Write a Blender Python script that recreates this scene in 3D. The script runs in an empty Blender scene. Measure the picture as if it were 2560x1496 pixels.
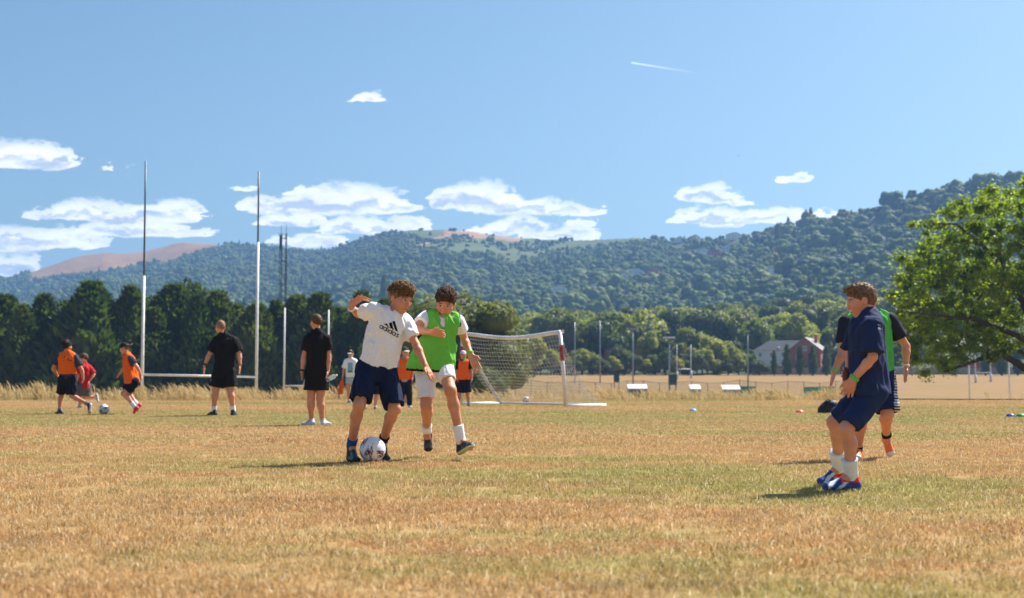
import bpy, bmesh, math, random
import numpy as np
from mathutils import Vector, Matrix
from mathutils.bvhtree import BVHTree

# ------------------------------------------------------------------ camera, sky, sun, exposure
scene = bpy.context.scene
C = scene.collection
random.seed(7)
rng = np.random.default_rng(7)
FP = 3400.0                      # focal length in photo pixels (photo 2560 x 1496)
HOR = 955.0                      # horizon row in the photo
EYE = 0.69                       # camera height above the pitch
PITCH = math.atan((HOR - 748.0) / FP)
cam_d = bpy.data.cameras.new('camera')
cam = bpy.data.objects.new('camera', cam_d); C.objects.link(cam)
cam.location = (0, 0, EYE)
cam.rotation_euler = (math.radians(90) + PITCH, 0, 0)
cam_d.sensor_width = 36.0
cam_d.lens = 36.0 * FP / 2560.0
cam_d.clip_start = 0.1
cam_d.clip_end = 60000
cam_d.dof.use_dof = True
cam_d.dof.focus_distance = 11.3
cam_d.dof.aperture_fstop = 3.0
cam_d.dof.aperture_blades = 9
scene.camera = cam
scene.render.resolution_x, scene.render.resolution_y = 1024, 598

scene.view_settings.view_transform = 'Standard'
scene.view_settings.look = 'None'
scene.view_settings.exposure = 1.02
scene.view_settings.gamma = 1.0
scene.view_settings.use_curve_mapping = False
try:
    scene.cycles.use_denoising = True
    scene.cycles.max_bounces = 6
    scene.cycles.diffuse_bounces = 3
    scene.cycles.transparent_max_bounces = 8
    scene.cycles.volume_bounces = 1
    scene.cycles.sample_clamp_indirect = 6.0
except Exception:
    pass

SUN_AZ = math.radians(50)        # to the right of the view direction
SUN_EL = math.radians(50)
sun_dir = Vector((math.sin(SUN_AZ) * math.cos(SUN_EL), math.cos(SUN_AZ) * math.cos(SUN_EL), math.sin(SUN_EL)))
sun_d = bpy.data.lights.new('sun', 'SUN')
sun_d.energy = 4.7
sun_d.angle = math.radians(0.53)
sun_d.color = (1.0, 0.94, 0.85)
sun = bpy.data.objects.new('sun', sun_d); C.objects.link(sun)
sun.rotation_euler = (-sun_dir).to_track_quat('-Z', 'Y').to_euler()
sun.location = (30, 30, 60)


def px_dir(px, py):
    x = (px - 1280.0) / FP
    y = (748.0 - py) / FP
    return Vector((x, math.cos(PITCH) - y * math.sin(PITCH), math.sin(PITCH) + y * math.cos(PITCH)))


def at(px, py, Y):
    """point seen at photo pixel (px, py) at depth Y (metres ahead of the camera)"""
    r = px_dir(px, py)
    s = Y / r.y
    return Vector((r.x * s, Y, EYE + r.z * s))


def tanel(py):
    r = px_dir(1280, py)
    return r.z / r.y


class NT:
    """tiny helper for writing node trees as expressions"""
    def __init__(self, tree):
        self.t = tree; self.n = tree.nodes; self.l = tree.links

    def node(self, typ, **kw):
        nd = self.n.new(typ)
        for k, v in kw.items():
            setattr(nd, k, v)
        return nd

    def put(self, sock, v):
        if isinstance(v, bpy.types.NodeSocket):
            self.l.new(v, sock)
        elif v is not None:
            sock.default_value = v

    def m(self, op, a, b=None, c=None, clamp=False):
        nd = self.node('ShaderNodeMath', operation=op); nd.use_clamp = clamp
        self.put(nd.inputs[0], a)
        if b is not None: self.put(nd.inputs[1], b)
        if c is not None: self.put(nd.inputs[2], c)
        return nd.outputs[0]

    def noise(self, vec, scale, detail=4, rough=0.55, dim='3D'):
        nd = self.node('ShaderNodeTexNoise', noise_dimensions=dim)
        if vec is not None: self.put(nd.inputs['Vector'], vec)
        self.put(nd.inputs['Scale'], scale); self.put(nd.inputs['Detail'], detail); self.put(nd.inputs['Roughness'], rough)
        return nd.outputs[0]

    def ramp(self, v, lo, hi, smooth=True):
        nd = self.node('ShaderNodeMapRange', interpolation_type='SMOOTHSTEP' if smooth else 'LINEAR')
        self.put(nd.inputs[0], v); nd.inputs[1].default_value = lo; nd.inputs[2].default_value = hi
        return nd.outputs[0]

    def mix(self, f, a, b, mode='MIX'):
        nd = self.node('ShaderNodeMix', data_type='RGBA', blend_type=mode)
        self.put(nd.inputs[0], f)
        for s, v in ((nd.inputs[6], a), (nd.inputs[7], b)):
            if isinstance(v, tuple) and len(v) == 3: v = (*v, 1)
            self.put(s, v)
        return nd.outputs[2]

    def comb(self, x, y, z):
        nd = self.node('ShaderNodeCombineXYZ')
        self.put(nd.inputs[0], x); self.put(nd.inputs[1], y); self.put(nd.inputs[2], z)
        return nd.outputs[0]

    def sep(self, v):
        nd = self.node('ShaderNodeSeparateXYZ'); self.put(nd.inputs[0], v)
        return nd.outputs

    def scale3(self, v, s):
        nd = self.node('ShaderNodeVectorMath', operation='MULTIPLY'); self.put(nd.inputs[0], v); nd.inputs[1].default_value = s
        return nd.outputs[0]


# ------------------------------------------------------------------ world: Nishita sky with fair weather cumulus
world = bpy.data.worlds.new('World'); scene.world = world; world.use_nodes = True
W = NT(world.node_tree); W.n.clear()
sky = W.node('ShaderNodeTexSky', sky_type='NISHITA')
sky.sun_disc = False
sky.sun_elevation = SUN_EL
sky.sun_rotation = SUN_AZ
sky.altitude = 60
sky.air_density = 1.0
sky.dust_density = 2.2
sky.ozone_density = 4.0
geo = W.node('ShaderNodeTexCoord')
dx, dy, dz = W.sep(geo.outputs['Generated'])
dys = W.m('MAXIMUM', dy, 0.02)
qa = W.m('DIVIDE', dx, dys)
qb = W.m('DIVIDE', dz, dys)
dirv = W.comb(W.m('MULTIPLY', qa, 1.0), 0.0, W.m('MULTIPLY', qb, 2.1))
n1 = W.noise(dirv, 30.0, 8, 0.58)
n2 = W.noise(dirv, 62.0, 5, 0.6)
qaw = W.m('MULTIPLY_ADD', W.m('SUBTRACT', n2, 0.5), 0.030, qa)
qbw = W.m('ADD', qb, W.m('ADD', W.m('MULTIPLY', W.m('SUBTRACT', n1, 0.5), 0.030), W.m('MULTIPLY', W.m('SUBTRACT', n2, 0.5), 0.022)))
qbf = W.m('MULTIPLY_ADD', W.m('SUBTRACT', n2, 0.5), 0.006, qb)
# fair weather clouds as heaps: photo column, row of the flat base, half width, height above base, depth below base
CL = [(60, 412, 130, 62, 12), (130, 416, 62, 22, 7), (-60, 412, 90, 60, 12),
      (170, 548, 135, 34, 16), (270, 552, 200, 44, 22), (420, 552, 95, 54, 16), (330, 590, 150, 44, 16), (470, 596, 60, 16, 8),
      (100, 615, 150, 52, 16), (20, 625, 110, 60, 18), (215, 622, 60, 20, 10), (35, 690, 75, 52, 22), (-60, 690, 110, 60, 30),
      (660, 532, 78, 34, 8), (730, 565, 95, 36, 10), (870, 528, 178, 66, 16), (800, 490, 100, 22, 12), (980, 528, 75, 42, 12),
      (900, 582, 110, 38, 20), (1010, 578, 85, 26, 20), (790, 618, 85, 32, 20), (715, 612, 50, 14, 14),
      (1190, 520, 120, 66, 20), (1290, 532, 140, 46, 14), (1440, 540, 75, 28, 8), (1130, 500, 60, 30, 14),
      (1290, 585, 85, 42, 22), (1400, 602, 110, 34, 20), (1220, 585, 70, 20, 16), (1455, 570, 38, 18, 6),
      (1775, 505, 92, 44, 14), (1850, 515, 60, 18, 20), (1800, 566, 130, 40, 16), (1930, 556, 130, 36, 18), (2030, 545, 90, 20, 16), (1720, 556, 50, 16, 8),
      (1990, 458, 40, 18, 8), (922, 250, 48, 26, 7), (260, 430, 28, 8, 5), (312, 422, 16, 6, 4), (600, 482, 44, 8, 5), (1386, 305, 12, 6, 4), (1452, 302, 9, 5, 3),
      (2820, 470, 160, 60, 18), (-250, 520, 170, 60, 16), (-330, 640, 150, 50, 18)]
# group the heaps into layers whose spans do not cross; each layer stores base row and height along the horizon
LAY = []
for c in sorted(CL, key=lambda c: -c[2]):
    for L in LAY:
        if all(abs(c[0] - o[0]) > c[2] + o[2] + 14 or abs(c[1] - o[1]) < 11 for o in L):
            L.append(c); break
    else: LAY.append([c])
QN = 250; Q0, Q1 = -420.0, 2980.0
qx = W.m('DIVIDE', W.m('SUBTRACT', qaw, (Q0 - 1280) / FP), (Q1 - Q0) / FP)


def curve(vals):
    nd = W.node('ShaderNodeFloatCurve'); cv = nd.mapping.curves[0]
    xs = np.linspace(0, 1, QN)
    keep = [0] + [i for i in range(1, QN - 1) if abs(vals[i] * 2 - vals[i - 1] - vals[i + 1]) > 1e-4] + [QN - 1]
    while len(cv.points) > 2: cv.points.remove(cv.points[1])
    cv.points[0].location = (0, vals[0]); cv.points[-1].location = (1, vals[-1])
    for i in keep[1:-1]: cv.points.new(xs[i], vals[i])
    for p in cv.points: p.handle_type = 'VECTOR'
    nd.mapping.update(); W.put(nd.inputs['Value'], qx)
    return nd.outputs[0]


F = None; S = None
for L in LAY:
    qq = np.linspace(Q0, Q1, QN); hu_ = np.zeros(QN); cy_ = np.full(QN, 500.0)
    best = np.full(QN, 1e9)
    for (cx, cy, w, hu, hd) in L:
        u = np.abs(qq - cx) / w
        hh = hu * np.sqrt(np.clip(1 - u ** 2.2, 0, 1))
        cy_ = np.where(u < best, cy, cy_); best = np.minimum(best, u); hu_ = np.maximum(hu_, hh)
    hc = W.m('MAXIMUM', W.m('MULTIPLY', curve(hu_ / 100), 100 / FP), 0.6 / FP)
    bc = W.m('MULTIPLY_ADD', curve((cy_ - 200) / 600), -600 / FP, tanel(200))
    v = W.m('DIVIDE', W.m('SUBTRACT', qbw, bc), hc)
    vb = W.m('DIVIDE', W.m('SUBTRACT', qbf, bc), hc)
    vv = W.m('MAXIMUM', v, W.m('MULTIPLY', vb, -3.6))
    vv = W.m('MULTIPLY', vv, vv)
    f = W.m('SUBTRACT', 1.0, W.m('MULTIPLY', vv, vv))
    f = W.m('MULTIPLY', W.m('MAXIMUM', f, -3.0), 1.0)
    f = W.m('SUBTRACT', f, W.m('MULTIPLY', W.ramp(hc, 7 / FP, 1 / FP), 2.0))
    sv = W.m('DIVIDE', W.m('SUBTRACT', v, 0.08), 0.34)
    s = W.m('SUBTRACT', W.ramp(hc, 14 / FP, 40 / FP), W.m('MULTIPLY', sv, sv))
    F = f if F is None else W.m('MAXIMUM', F, f)
    S = s if S is None else W.m('MAXIMUM', S, s)
inr = W.m('MULTIPLY', W.m('GREATER_THAN', qx, 0.0), W.m('LESS_THAN', qx, 1.0))
F = W.m('ADD', F, W.m('MULTIPLY_ADD', inr, 50.0, -50.0))
# other directions: sparse cumulus of the same kind, low in the sky
n3 = W.noise(W.scale3(geo.outputs['Generated'], (3.2, 3.2, 9.0)), 1.6, 5, 0.55)
band = W.m('MULTIPLY', W.ramp(dz, 0.03, 0.12), W.ramp(dz, 0.5, 0.2))
away = W.m('SUBTRACT', 1.0, W.m('MULTIPLY', W.ramp(dy, 0.3, 0.6), W.ramp(W.m('ABSOLUTE', qa), 0.75, 0.5)))
G = W.m('SUBTRACT', W.m('MULTIPLY', W.m('MULTIPLY', W.ramp(n3, 0.48, 0.62), band), W.m('MULTIPLY', away, 1.6)), 0.7)
F = W.m('MAXIMUM', W.m('ADD', F, W.m('MULTIPLY', W.m('LESS_THAN', dy, 0.05), -50.0)), G)
Fn = W.m('ADD', F, W.m('ADD', W.m('MULTIPLY', W.m('SUBTRACT', n1, 0.5), 1.6), W.m('MULTIPLY', W.m('SUBTRACT', n2, 0.5), 1.6)))
dens = W.ramp(Fn, -0.25, 1.15)
dens = W.m('MULTIPLY', dens, W.ramp(F, -1.7, -0.2))
# contrail
t0 = ((1582 - 1280) / FP, tanel(157)); t1 = ((1760 - 1280) / FP, tanel(185))
ex, ey = t1[0] - t0[0], t1[1] - t0[1]; el = math.hypot(ex, ey)
ca = W.m('SUBTRACT', qa, t0[0]); cb = W.m('SUBTRACT', qb, t0[1])
along = W.m('ADD', W.m('MULTIPLY', ca, ex / el), W.m('MULTIPLY', cb, ey / el))
perp = W.m('ABSOLUTE', W.m('ADD', W.m('MULTIPLY', ca, -ey / el), W.m('MULTIPLY', cb, ex / el)))
trail = W.m('MULTIPLY', W.ramp(perp, 2.6 / FP, 0.6 / FP), W.m('MULTIPLY', W.ramp(along, el, 0.0, False), W.m('GREATER_THAN', along, 0.0)))
trail = W.m('MULTIPLY', trail, W.m('GREATER_THAN', dy, 0.05))
# grey undersides
n4 = W.noise(W.comb(qa, 0.3, W.m('MULTIPLY', qb, 3.0)), 26.0, 5, 0.6)
shade = W.ramp(W.m('ADD', S, W.m('MULTIPLY', W.m('SUBTRACT', n4, 0.52), 3.6)), -0.1, 1.3)
soft = W.m('MULTIPLY', W.ramp(n4, 0.42, 0.72), 0.42)
shade = W.m('MAXIMUM', W.m('MULTIPLY', shade, W.m('GREATER_THAN', dy, 0.05)), soft)
ccol = W.mix(shade, (0.68, 0.68, 0.68), (0.30, 0.35, 0.43))
ccol = W.mix(trail, ccol, (0.62, 0.72, 0.85))
dens = W.m('MAXIMUM', W.m('MULTIPLY', dens, 0.97), W.m('MULTIPLY', trail, 0.75))
SKY_STR = 0.0645
bg_sky = W.node('ShaderNodeBackground'); W.put(bg_sky.inputs[0], W.scale3(sky.outputs[0], (0.81, 0.98, 0.975))); bg_sky.inputs[1].default_value = SKY_STR
bg_cl = W.node('ShaderNodeBackground'); W.put(bg_cl.inputs[0], ccol); bg_cl.inputs[1].default_value = 1.0
mxs = W.node('ShaderNodeMixShader'); W.put(mxs.inputs[0], dens); W.put(mxs.inputs[1], bg_sky.outputs[0]); W.put(mxs.inputs[2], bg_cl.outputs[0])
wout = W.node('ShaderNodeOutputWorld'); W.put(wout.inputs[0], mxs.outputs[0])

# ------------------------------------------------------------------ object helpers
def tag(o, label=None, cat=None, group=None, kind=None):
    if label: o['label'] = label
    if cat: o['category'] = cat
    if group: o['group'] = group
    if kind: o['kind'] = kind
    return o


def mesh_np(name, V, faces, smooth=False):
    """V (n,3); faces: (m,3)/(m,4) array or a list of arrays"""
    me = bpy.data.meshes.new(name)
    if not isinstance(faces, list): faces = [faces]
    faces = [np.asarray(f, dtype=np.int32) for f in faces if len(f)]
    V = np.asarray(V, dtype=np.float32)
    me.vertices.add(len(V)); me.vertices.foreach_set('co', V.ravel())
    nl = sum(f.size for f in faces); npol = sum(len(f) for f in faces)
    me.loops.add(nl); me.polygons.add(npol)
    me.loops.foreach_set('vertex_index', np.concatenate([f.ravel() for f in faces]))
    starts = []; off = 0
    for f in faces:
        k = f.shape[1]
        starts.append(off + np.arange(len(f)) * k); off += f.size
    me.polygons.foreach_set('loop_start', np.concatenate(starts).astype(np.int32))
    me.update(calc_edges=True)
    if smooth:
        me.polygons.foreach_set('use_smooth', np.ones(npol, dtype=bool))
    return me


def link(name, me, mat=None, parent=None, loc=None):
    o = bpy.data.objects.new(name, me); C.objects.link(o)
    if mat is not None and me is not None:
        if not me.materials: me.materials.append(mat)
    if parent is not None: o.parent = parent
    if loc is not None: o.location = loc
    return o


def empty(name, loc, rz=0.0):
    o = bpy.data.objects.new(name, None); C.objects.link(o)
    o.location = loc; o.rotation_euler = (0, 0, rz); o.empty_display_size = 0.2
    return o


class MB:
    """collects boxes, tubes and faces into one mesh"""
    def __init__(self): self.v = []; self.f = []

    def face(self, pts):
        k = len(self.v); self.v += [tuple(p) for p in pts]; self.f.append(tuple(range(k, k + len(pts)))); return self

    def box(self, x0, x1, y0, y1, z0, z1):
        k = len(self.v)
        self.v += [(x, y, z) for z in (z0, z1) for y in (y0, y1) for x in (x0, x1)]
        for q in ((0, 2, 3, 1), (4, 5, 7, 6), (0, 1, 5, 4), (2, 6, 7, 3), (0, 4, 6, 2), (1, 3, 7, 5)):
            self.f.append(tuple(k + i for i in q))
        return self

    def tube(self, pts, r, n=8, cap=True):
        pts = [Vector(p) for p in pts]
        rs = r if isinstance(r, (list, tuple)) else [r] * len(pts)
        k0 = len(self.v); up = None
        for i, p in enumerate(pts):
            d = (pts[min(i + 1, len(pts) - 1)] - pts[max(i - 1, 0)])
            d = d.normalized() if d.length > 1e-9 else Vector((0, 0, 1))
            if up is None: up = d.orthogonal().normalized()
            else:
                up = up - d * up.dot(d)
                up = up.normalized() if up.length > 1e-6 else d.orthogonal().normalized()
            w = d.cross(up)
            for j in range(n):
                a = 2 * math.pi * j / n
                self.v.append(tuple(p + (up * math.cos(a) + w * math.sin(a)) * rs[i]))
        for i in range(len(pts) - 1):
            for j in range(n):
                a = k0 + i * n + j; b = k0 + i * n + (j + 1) % n
                self.f.append((a, b, b + n, a + n))
        if cap:
            self.f.append(tuple(k0 + j for j in reversed(range(n))))
            self.f.append(tuple(k0 + (len(pts) - 1) * n + j for j in range(n)))
        return self

    def build(self, name, mat=None, parent=None, loc=None, smooth=False):
        me = bpy.data.meshes.new(name); me.from_pydata(self.v, [], self.f); me.update()
        if smooth: me.polygons.foreach_set('use_smooth', np.ones(len(me.polygons), dtype=bool))
        return link(name, me, mat, parent, loc)


def vnoise(P, scale, seed=0):
    """smooth value noise in [0,1] for (n,3) arrays"""
    Q = np.asarray(P, dtype=np.float64) * scale + seed * 17.31
    I = np.floor(Q).astype(np.int64); Fv = Q - I; Fv = Fv * Fv * (3 - 2 * Fv)
    def h(ix, iy, iz):
        n = (ix * 374761393 + iy * 668265263 + iz * 2147483647 + seed * 144665) & 0xffffffff
        n = ((n ^ (n >> 13)) * 1274126177) & 0xffffffff
        return ((n ^ (n >> 16)) & 0xffff) / 65535.0
    r = 0
    for dx_ in (0, 1):
        wx = Fv[:, 0] if dx_ else 1 - Fv[:, 0]
        for dy_ in (0, 1):
            wy = Fv[:, 1] if dy_ else 1 - Fv[:, 1]
            for dz_ in (0, 1):
                wz = Fv[:, 2] if dz_ else 1 - Fv[:, 2]
                r = r + wx * wy * wz * h(I[:, 0] + dx_, I[:, 1] + dy_, I[:, 2] + dz_)
    return r


def fbm(P, scale, oct=4, seed=0):
    a, s, r, t = 1.0, scale, 0, 0
    for i in range(oct):
        r = r + a * vnoise(P, s, seed + i); t += a; a *= 0.5; s *= 2.03
    return r / t

# ------------------------------------------------------------------ materials
def new_mat(name):
    m = bpy.data.materials.new(name); m.use_nodes = True
    t = NT(m.node_tree); t.n.clear()
    t.out = t.node('ShaderNodeOutputMaterial')
    return m, t


def principled(t, col, rough=0.6, metal=0.0, spec=0.4):
    b = t.node('ShaderNodeBsdfPrincipled')
    if isinstance(col, tuple) and len(col) == 3: col = (*col, 1)
    t.put(b.inputs['Base Color'], col); t.put(b.inputs['Roughness'], rough); t.put(b.inputs['Metallic'], metal)
    t.put(b.inputs['Specular IOR Level'], spec)
    return b


MATS = {}
def paint(name, col, rough=0.5, metal=0.0, var=0.12, scale=6.0, spec=0.4):
    """painted / plain surface with slight wear"""
    if name in MATS: return MATS[name]
    m, t = new_mat(name)
    tc = t.node('ShaderNodeTexCoord')
    n = t.noise(tc.outputs['Object'], scale, 5, 0.6)
    dark = tuple(c * (1 - 2.2 * var) for c in col); lite = tuple(min(1, c * (1 + 0.5 * var)) for c in col)
    c = t.mix(t.ramp(n, 0.3, 0.7), dark, lite)
    b = principled(t, c, rough, metal, spec)
    t.put(t.out.inputs[0], b.outputs[0])
    MATS[name] = m
    return m


def leaf_mat(name, ca, cb, cc, trans=0.35, rough=0.55, hue=0.35, pos_scale=0.6):
    """foliage: leaf colour varies per face cluster and per tree, with light through the leaves"""
    if name in MATS: return MATS[name]
    m, t = new_mat(name)
    g = t.node('ShaderNodeNewGeometry')
    oi = t.node('ShaderNodeObjectInfo')
    n = t.noise(g.outputs['Position'], pos_scale, 3, 0.6)
    c = t.mix(t.ramp(n, 0.35, 0.65), ca, cb)
    c = t.mix(t.m('MULTIPLY', oi.outputs['Random'], hue), c, cc)
    rp = t.m('MULTIPLY_ADD', g.outputs['Random Per Island'], 0.5, 0.75)
    v = t.node('ShaderNodeVectorMath', operation='SCALE'); t.put(v.inputs[0], c); t.put(v.inputs['Scale'], rp)
    col = v.outputs[0]
    b = principled(t, col, rough, 0, 0.3)
    tr = t.node('ShaderNodeBsdfTranslucent')
    v2 = t.node('ShaderNodeVectorMath', operation='MULTIPLY'); t.put(v2.inputs[0], col); v2.inputs[1].default_value = (1.5, 1.5, 0.6)
    t.put(tr.inputs[0], v2.outputs[0])
    mx = t.node('ShaderNodeMixShader'); mx.inputs[0].default_value = trans
    t.put(mx.inputs[1], b.outputs[0]); t.put(mx.inputs[2], tr.outputs[0])
    t.put(t.out.inputs[0], mx.outputs[0])
    MATS[name] = m
    return m


def bark_mat():
    if 'bark' in MATS: return MATS['bark']
    m, t = new_mat('bark')
    tc = t.node('ShaderNodeTexCoord')
    n = t.noise(t.scale3(tc.outputs['Object'], (6, 6, 1.2)), 2.0, 6, 0.7)
    c = t.mix(n, (0.035, 0.028, 0.02), (0.13, 0.10, 0.075))
    b = principled(t, c, 0.9, 0, 0.2)
    bp = t.node('ShaderNodeBump'); bp.inputs['Strength'].default_value = 0.6; bp.inputs['Distance'].default_value = 0.05
    t.put(bp.inputs['Height'], n); t.put(b.inputs['Normal'], bp.outputs[0])
    t.put(t.out.inputs[0], b.outputs[0]); MATS['bark'] = m
    return m


def turf_color(t, pos):
    """colour of the parched turf from the place on the ground"""
    x, y, z = t.sep(pos)
    p = t.comb(t.m('MULTIPLY', x, 0.45), y, 0.0)
    pl = t.comb(x, y, 0.0)
    big = t.noise(p, 0.16, 4, 0.6)
    mid = t.noise(p, 0.75, 5, 0.6)
    sml = t.noise(pl, 5.0, 4, 0.65)
    fin = t.noise(pl, 38.0, 3, 0.6)
    tan = t.mix(t.ramp(mid, 0.32, 0.68), (0.59, 0.32, 0.13), (0.67, 0.46, 0.21))
    tan = t.mix(t.ramp(sml, 0.3, 0.75), tan, (0.47, 0.31, 0.14))
    grn = t.mix(t.ramp(sml, 0.3, 0.7), (0.26, 0.265, 0.055), (0.41, 0.375, 0.11))
    g = t.m('ADD', t.m('MULTIPLY', big, 1.3), t.m('ADD', t.m('MULTIPLY', mid, 0.45), t.m('MULTIPLY', sml, 0.25)))
    gf = t.ramp(g, 0.97, 1.15)
    # the worn playing strip across the pitch is greener from about 20 to 32 m
    strip = t.m('MULTIPLY', t.ramp(y, 19.0, 23.0), t.ramp(y, 36.0, 30.0))
    gf = t.m('MAXIMUM', t.m('MULTIPLY', gf, 0.85), t.m('MULTIPLY', strip, t.ramp(mid, 0.36, 0.6)))
    c = t.mix(gf, tan, grn)
    c = t.mix(t.m('MULTIPLY', t.ramp(y, 120.0, 260.0), 0.6), c, (0.36, 0.20, 0.082))   # worn clay of the far pitches
    scuff = t.m('MULTIPLY', t.ramp(t.noise(p, 1.7, 6, 0.7), 0.53, 0.70), 0.55)
    c = t.mix(scuff, c, (0.27, 0.165, 0.085))
    c = t.mix(t.m('MULTIPLY', t.ramp(fin, 0.45, 0.8), 0.45), c, (0.62, 0.45, 0.24))
    return c, fin, sml


def turf_mat():
    m, t = new_mat('turf')
    g = t.node('ShaderNodeNewGeometry')
    c, fin, sml = turf_color(t, g.outputs['Position'])
    c = t.mix(1.0, c, (0.60, 0.60, 0.60), 'MULTIPLY')
    b = principled(t, c, 0.95, 0, 0.1)
    bp = t.node('ShaderNodeBump'); bp.inputs['Strength'].default_value = 0.7; bp.inputs['Distance'].default_value = 0.03
    t.put(bp.inputs['Height'], t.m('ADD', fin, sml)); t.put(b.inputs['Normal'], bp.outputs[0])
    t.put(t.out.inputs[0], b.outputs[0])
    return m


def blade_mat():
    m, t = new_mat('grass_blades')
    g = t.node('ShaderNodeNewGeometry')
    c, fin, sml = turf_color(t, g.outputs['Position'])
    oi = t.node('ShaderNodeObjectInfo')
    ri = g.outputs['Random Per Island']
    c = t.mix(t.ramp(ri, 0.70, 1.0), c, (0.86, 0.72, 0.48))
    c = t.mix(t.m('MULTIPLY', t.ramp(ri, 0.25, 0.0), 0.45), c, (0.20, 0.16, 0.06))
    b = principled(t, c, 0.7, 0, 0.25)
    tr = t.node('ShaderNodeBsdfTranslucent'); t.put(tr.inputs[0], c)
    mx = t.node('ShaderNodeMixShader'); mx.inputs[0].default_value = 0.4
    t.put(mx.inputs[1], b.outputs[0]); t.put(mx.inputs[2], tr.outputs[0])
    t.put(t.out.inputs[0], mx.outputs[0])
    return m


def straw_mat():
    m, t = new_mat('straw')
    g = t.node('ShaderNodeNewGeometry')
    c = t.mix(g.outputs['Random Per Island'], (0.42, 0.30, 0.13), (0.66, 0.52, 0.28))
    b = principled(t, c, 0.8, 0, 0.2)
    tr = t.node('ShaderNodeBsdfTranslucent'); t.put(tr.inputs[0], c)
    mx = t.node('ShaderNodeMixShader'); mx.inputs[0].default_value = 0.4
    t.put(mx.inputs[1], b.outputs[0]); t.put(mx.inputs[2], tr.outputs[0])
    t.put(t.out.inputs[0], mx.outputs[0])
    return m


def col_mat(name, rough=0.85, noise_scale=0, var=0.12, trans=0.0, spec=0.2, fold=False):
    """reads the colour attribute Col (dyed cloth, printed things, hill ground)"""
    if name in MATS: return MATS[name]
    m, t = new_mat(name)
    a = t.node('ShaderNodeAttribute'); a.attribute_name = 'Col'
    c = a.outputs['Color']
    if noise_scale:
        g = t.node('ShaderNodeNewGeometry')
        n = t.noise(g.outputs['Position'], noise_scale, 5, 0.65)
        k = t.m('MULTIPLY_ADD', t.ramp(n, 0.25, 0.75), 2 * var, 1 - var)
        v = t.node('ShaderNodeVectorMath', operation='SCALE'); t.put(v.inputs[0], c); t.put(v.inputs['Scale'], k)
        c = v.outputs[0]
    b = principled(t, c, rough, 0, spec)
    if fold:
        tc = t.node('ShaderNodeNewGeometry')
        hn = t.m('ABSOLUTE', t.m('SUBTRACT', t.noise(t.scale3(tc.outputs['Position'], (1, 1, 0.5)), 13.0, 3, 0.5), 0.5))
        bp = t.node('ShaderNodeBump'); bp.inputs['Strength'].default_value = 0.22; bp.inputs['Distance'].default_value = 0.05
        t.put(bp.inputs['Height'], hn); t.put(b.inputs['Normal'], bp.outputs[0])
    sh = b.outputs[0]
    if trans:
        tr = t.node('ShaderNodeBsdfTranslucent'); t.put(tr.inputs[0], c)
        mx = t.node('ShaderNodeMixShader'); mx.inputs[0].default_value = trans
        t.put(mx.inputs[1], sh); t.put(mx.inputs[2], tr.outputs[0]); sh = mx.outputs[0]
    t.put(t.out.inputs[0], sh)
    MATS[name] = m
    return m


def set_col(me, cols):
    a = me.color_attributes.new('Col', 'FLOAT_COLOR', 'POINT')
    cc = np.ones((len(me.vertices), 4), dtype=np.float32); cc[:, :3] = cols
    a.data.foreach_set('color', cc.ravel())
# ------------------------------------------------------------------ the lie of the land
SKYL = np.array([(-900, 760), (-300, 720), (0, 697), (22, 696), (96, 673), (183, 643), (258, 629), (301, 633), (358, 629), (393, 618), (437, 606), (463, 604), (524, 608), (585, 612),
                 (646, 616), (699, 619), (777, 628), (830, 622), (873, 603), (917, 591), (961, 580), (1004, 575), (1070, 572), (1129, 573), (1171, 576), (1238, 588), (1310, 594),
                 (1381, 597), (1429, 599), (1500, 597), (1595, 592), (1643, 597), (1686, 600), (1738, 603), (1824, 597), (1881, 592), (1929, 578), (1976, 566), (2024, 556), (2071, 553),
                 (2105, 545), (2167, 538), (2195, 530), (2246, 512), (2287, 500), (2348, 494), (2369, 484), (2434, 470), (2498, 455), (2536, 454), (2560, 455), (3000, 440), (3600, 520)], float)
RDG = np.array([(-900, 2900), (0, 2750), (440, 2700), (650, 2350), (1000, 2100), (1400, 2000), (1650, 1750), (1900, 1450), (2200, 1230), (2560, 1050), (3200, 950), (3600, 950)], float)
Y0H = 345.0


def edge_y(X):
    return 52.0 + 0.8 * np.sin(X * 0.21 + 1.0) + 0.5 * np.sin(X * 0.57)


def hill_e(q, Y):
    """tangent of elevation (from the camera) of the hill ground in photo column q at depth Y"""
    S = np.interp(q, SKYL[:, 0], SKYL[:, 1]); Yr = np.interp(q, RDG[:, 0], RDG[:, 1])
    e1 = (HOR - S) / FP
    e0 = (2.4 - EYE) / Y0H
    t = np.clip((Y - Y0H) / (Yr - Y0H), 0, 1)
    return e0 + (e1 - e0) * t ** 0.95, t, Yr


def height(X, Y):
    X = np.asarray(X, float); Y = np.asarray(Y, float)
    X, Y = np.broadcast_arrays(X, Y)
    Ye = edge_y(X)
    s = np.clip((Y - Ye) / 4.5, 0, 1); s = s * s * (3 - 2 * s)
    z = -2.0 * s
    z = z - 0.8 * np.clip((Y - 58) / 112, 0, 1)
    r = np.clip((Y - 232) / (Y0H - 232), 0, 1)
    z = z + 5.2 * (r * r * (3 - 2 * r) * 0.5 + r * 0.5)
    Yc = np.maximum(Y, Y0H)
    q = 1280 + FP * X / Yc
    e, t, Yr = hill_e(q, Yc)
    P = np.stack([X, Y, np.zeros_like(X)], -1).reshape(-1, 3)
    nz = (fbm(P, 1 / 260.0, 4, 3) - 0.5).reshape(X.shape)
    e = e + nz * 0.030 * np.sin(np.pi * t) * np.clip((Y - Y0H) / 300, 0, 1)
    zh = EYE + np.minimum(Yc, Yr) * e - np.maximum(Yc - Yr, 0) * 0.35
    return np.where(Y > Y0H, zh, z)


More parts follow.
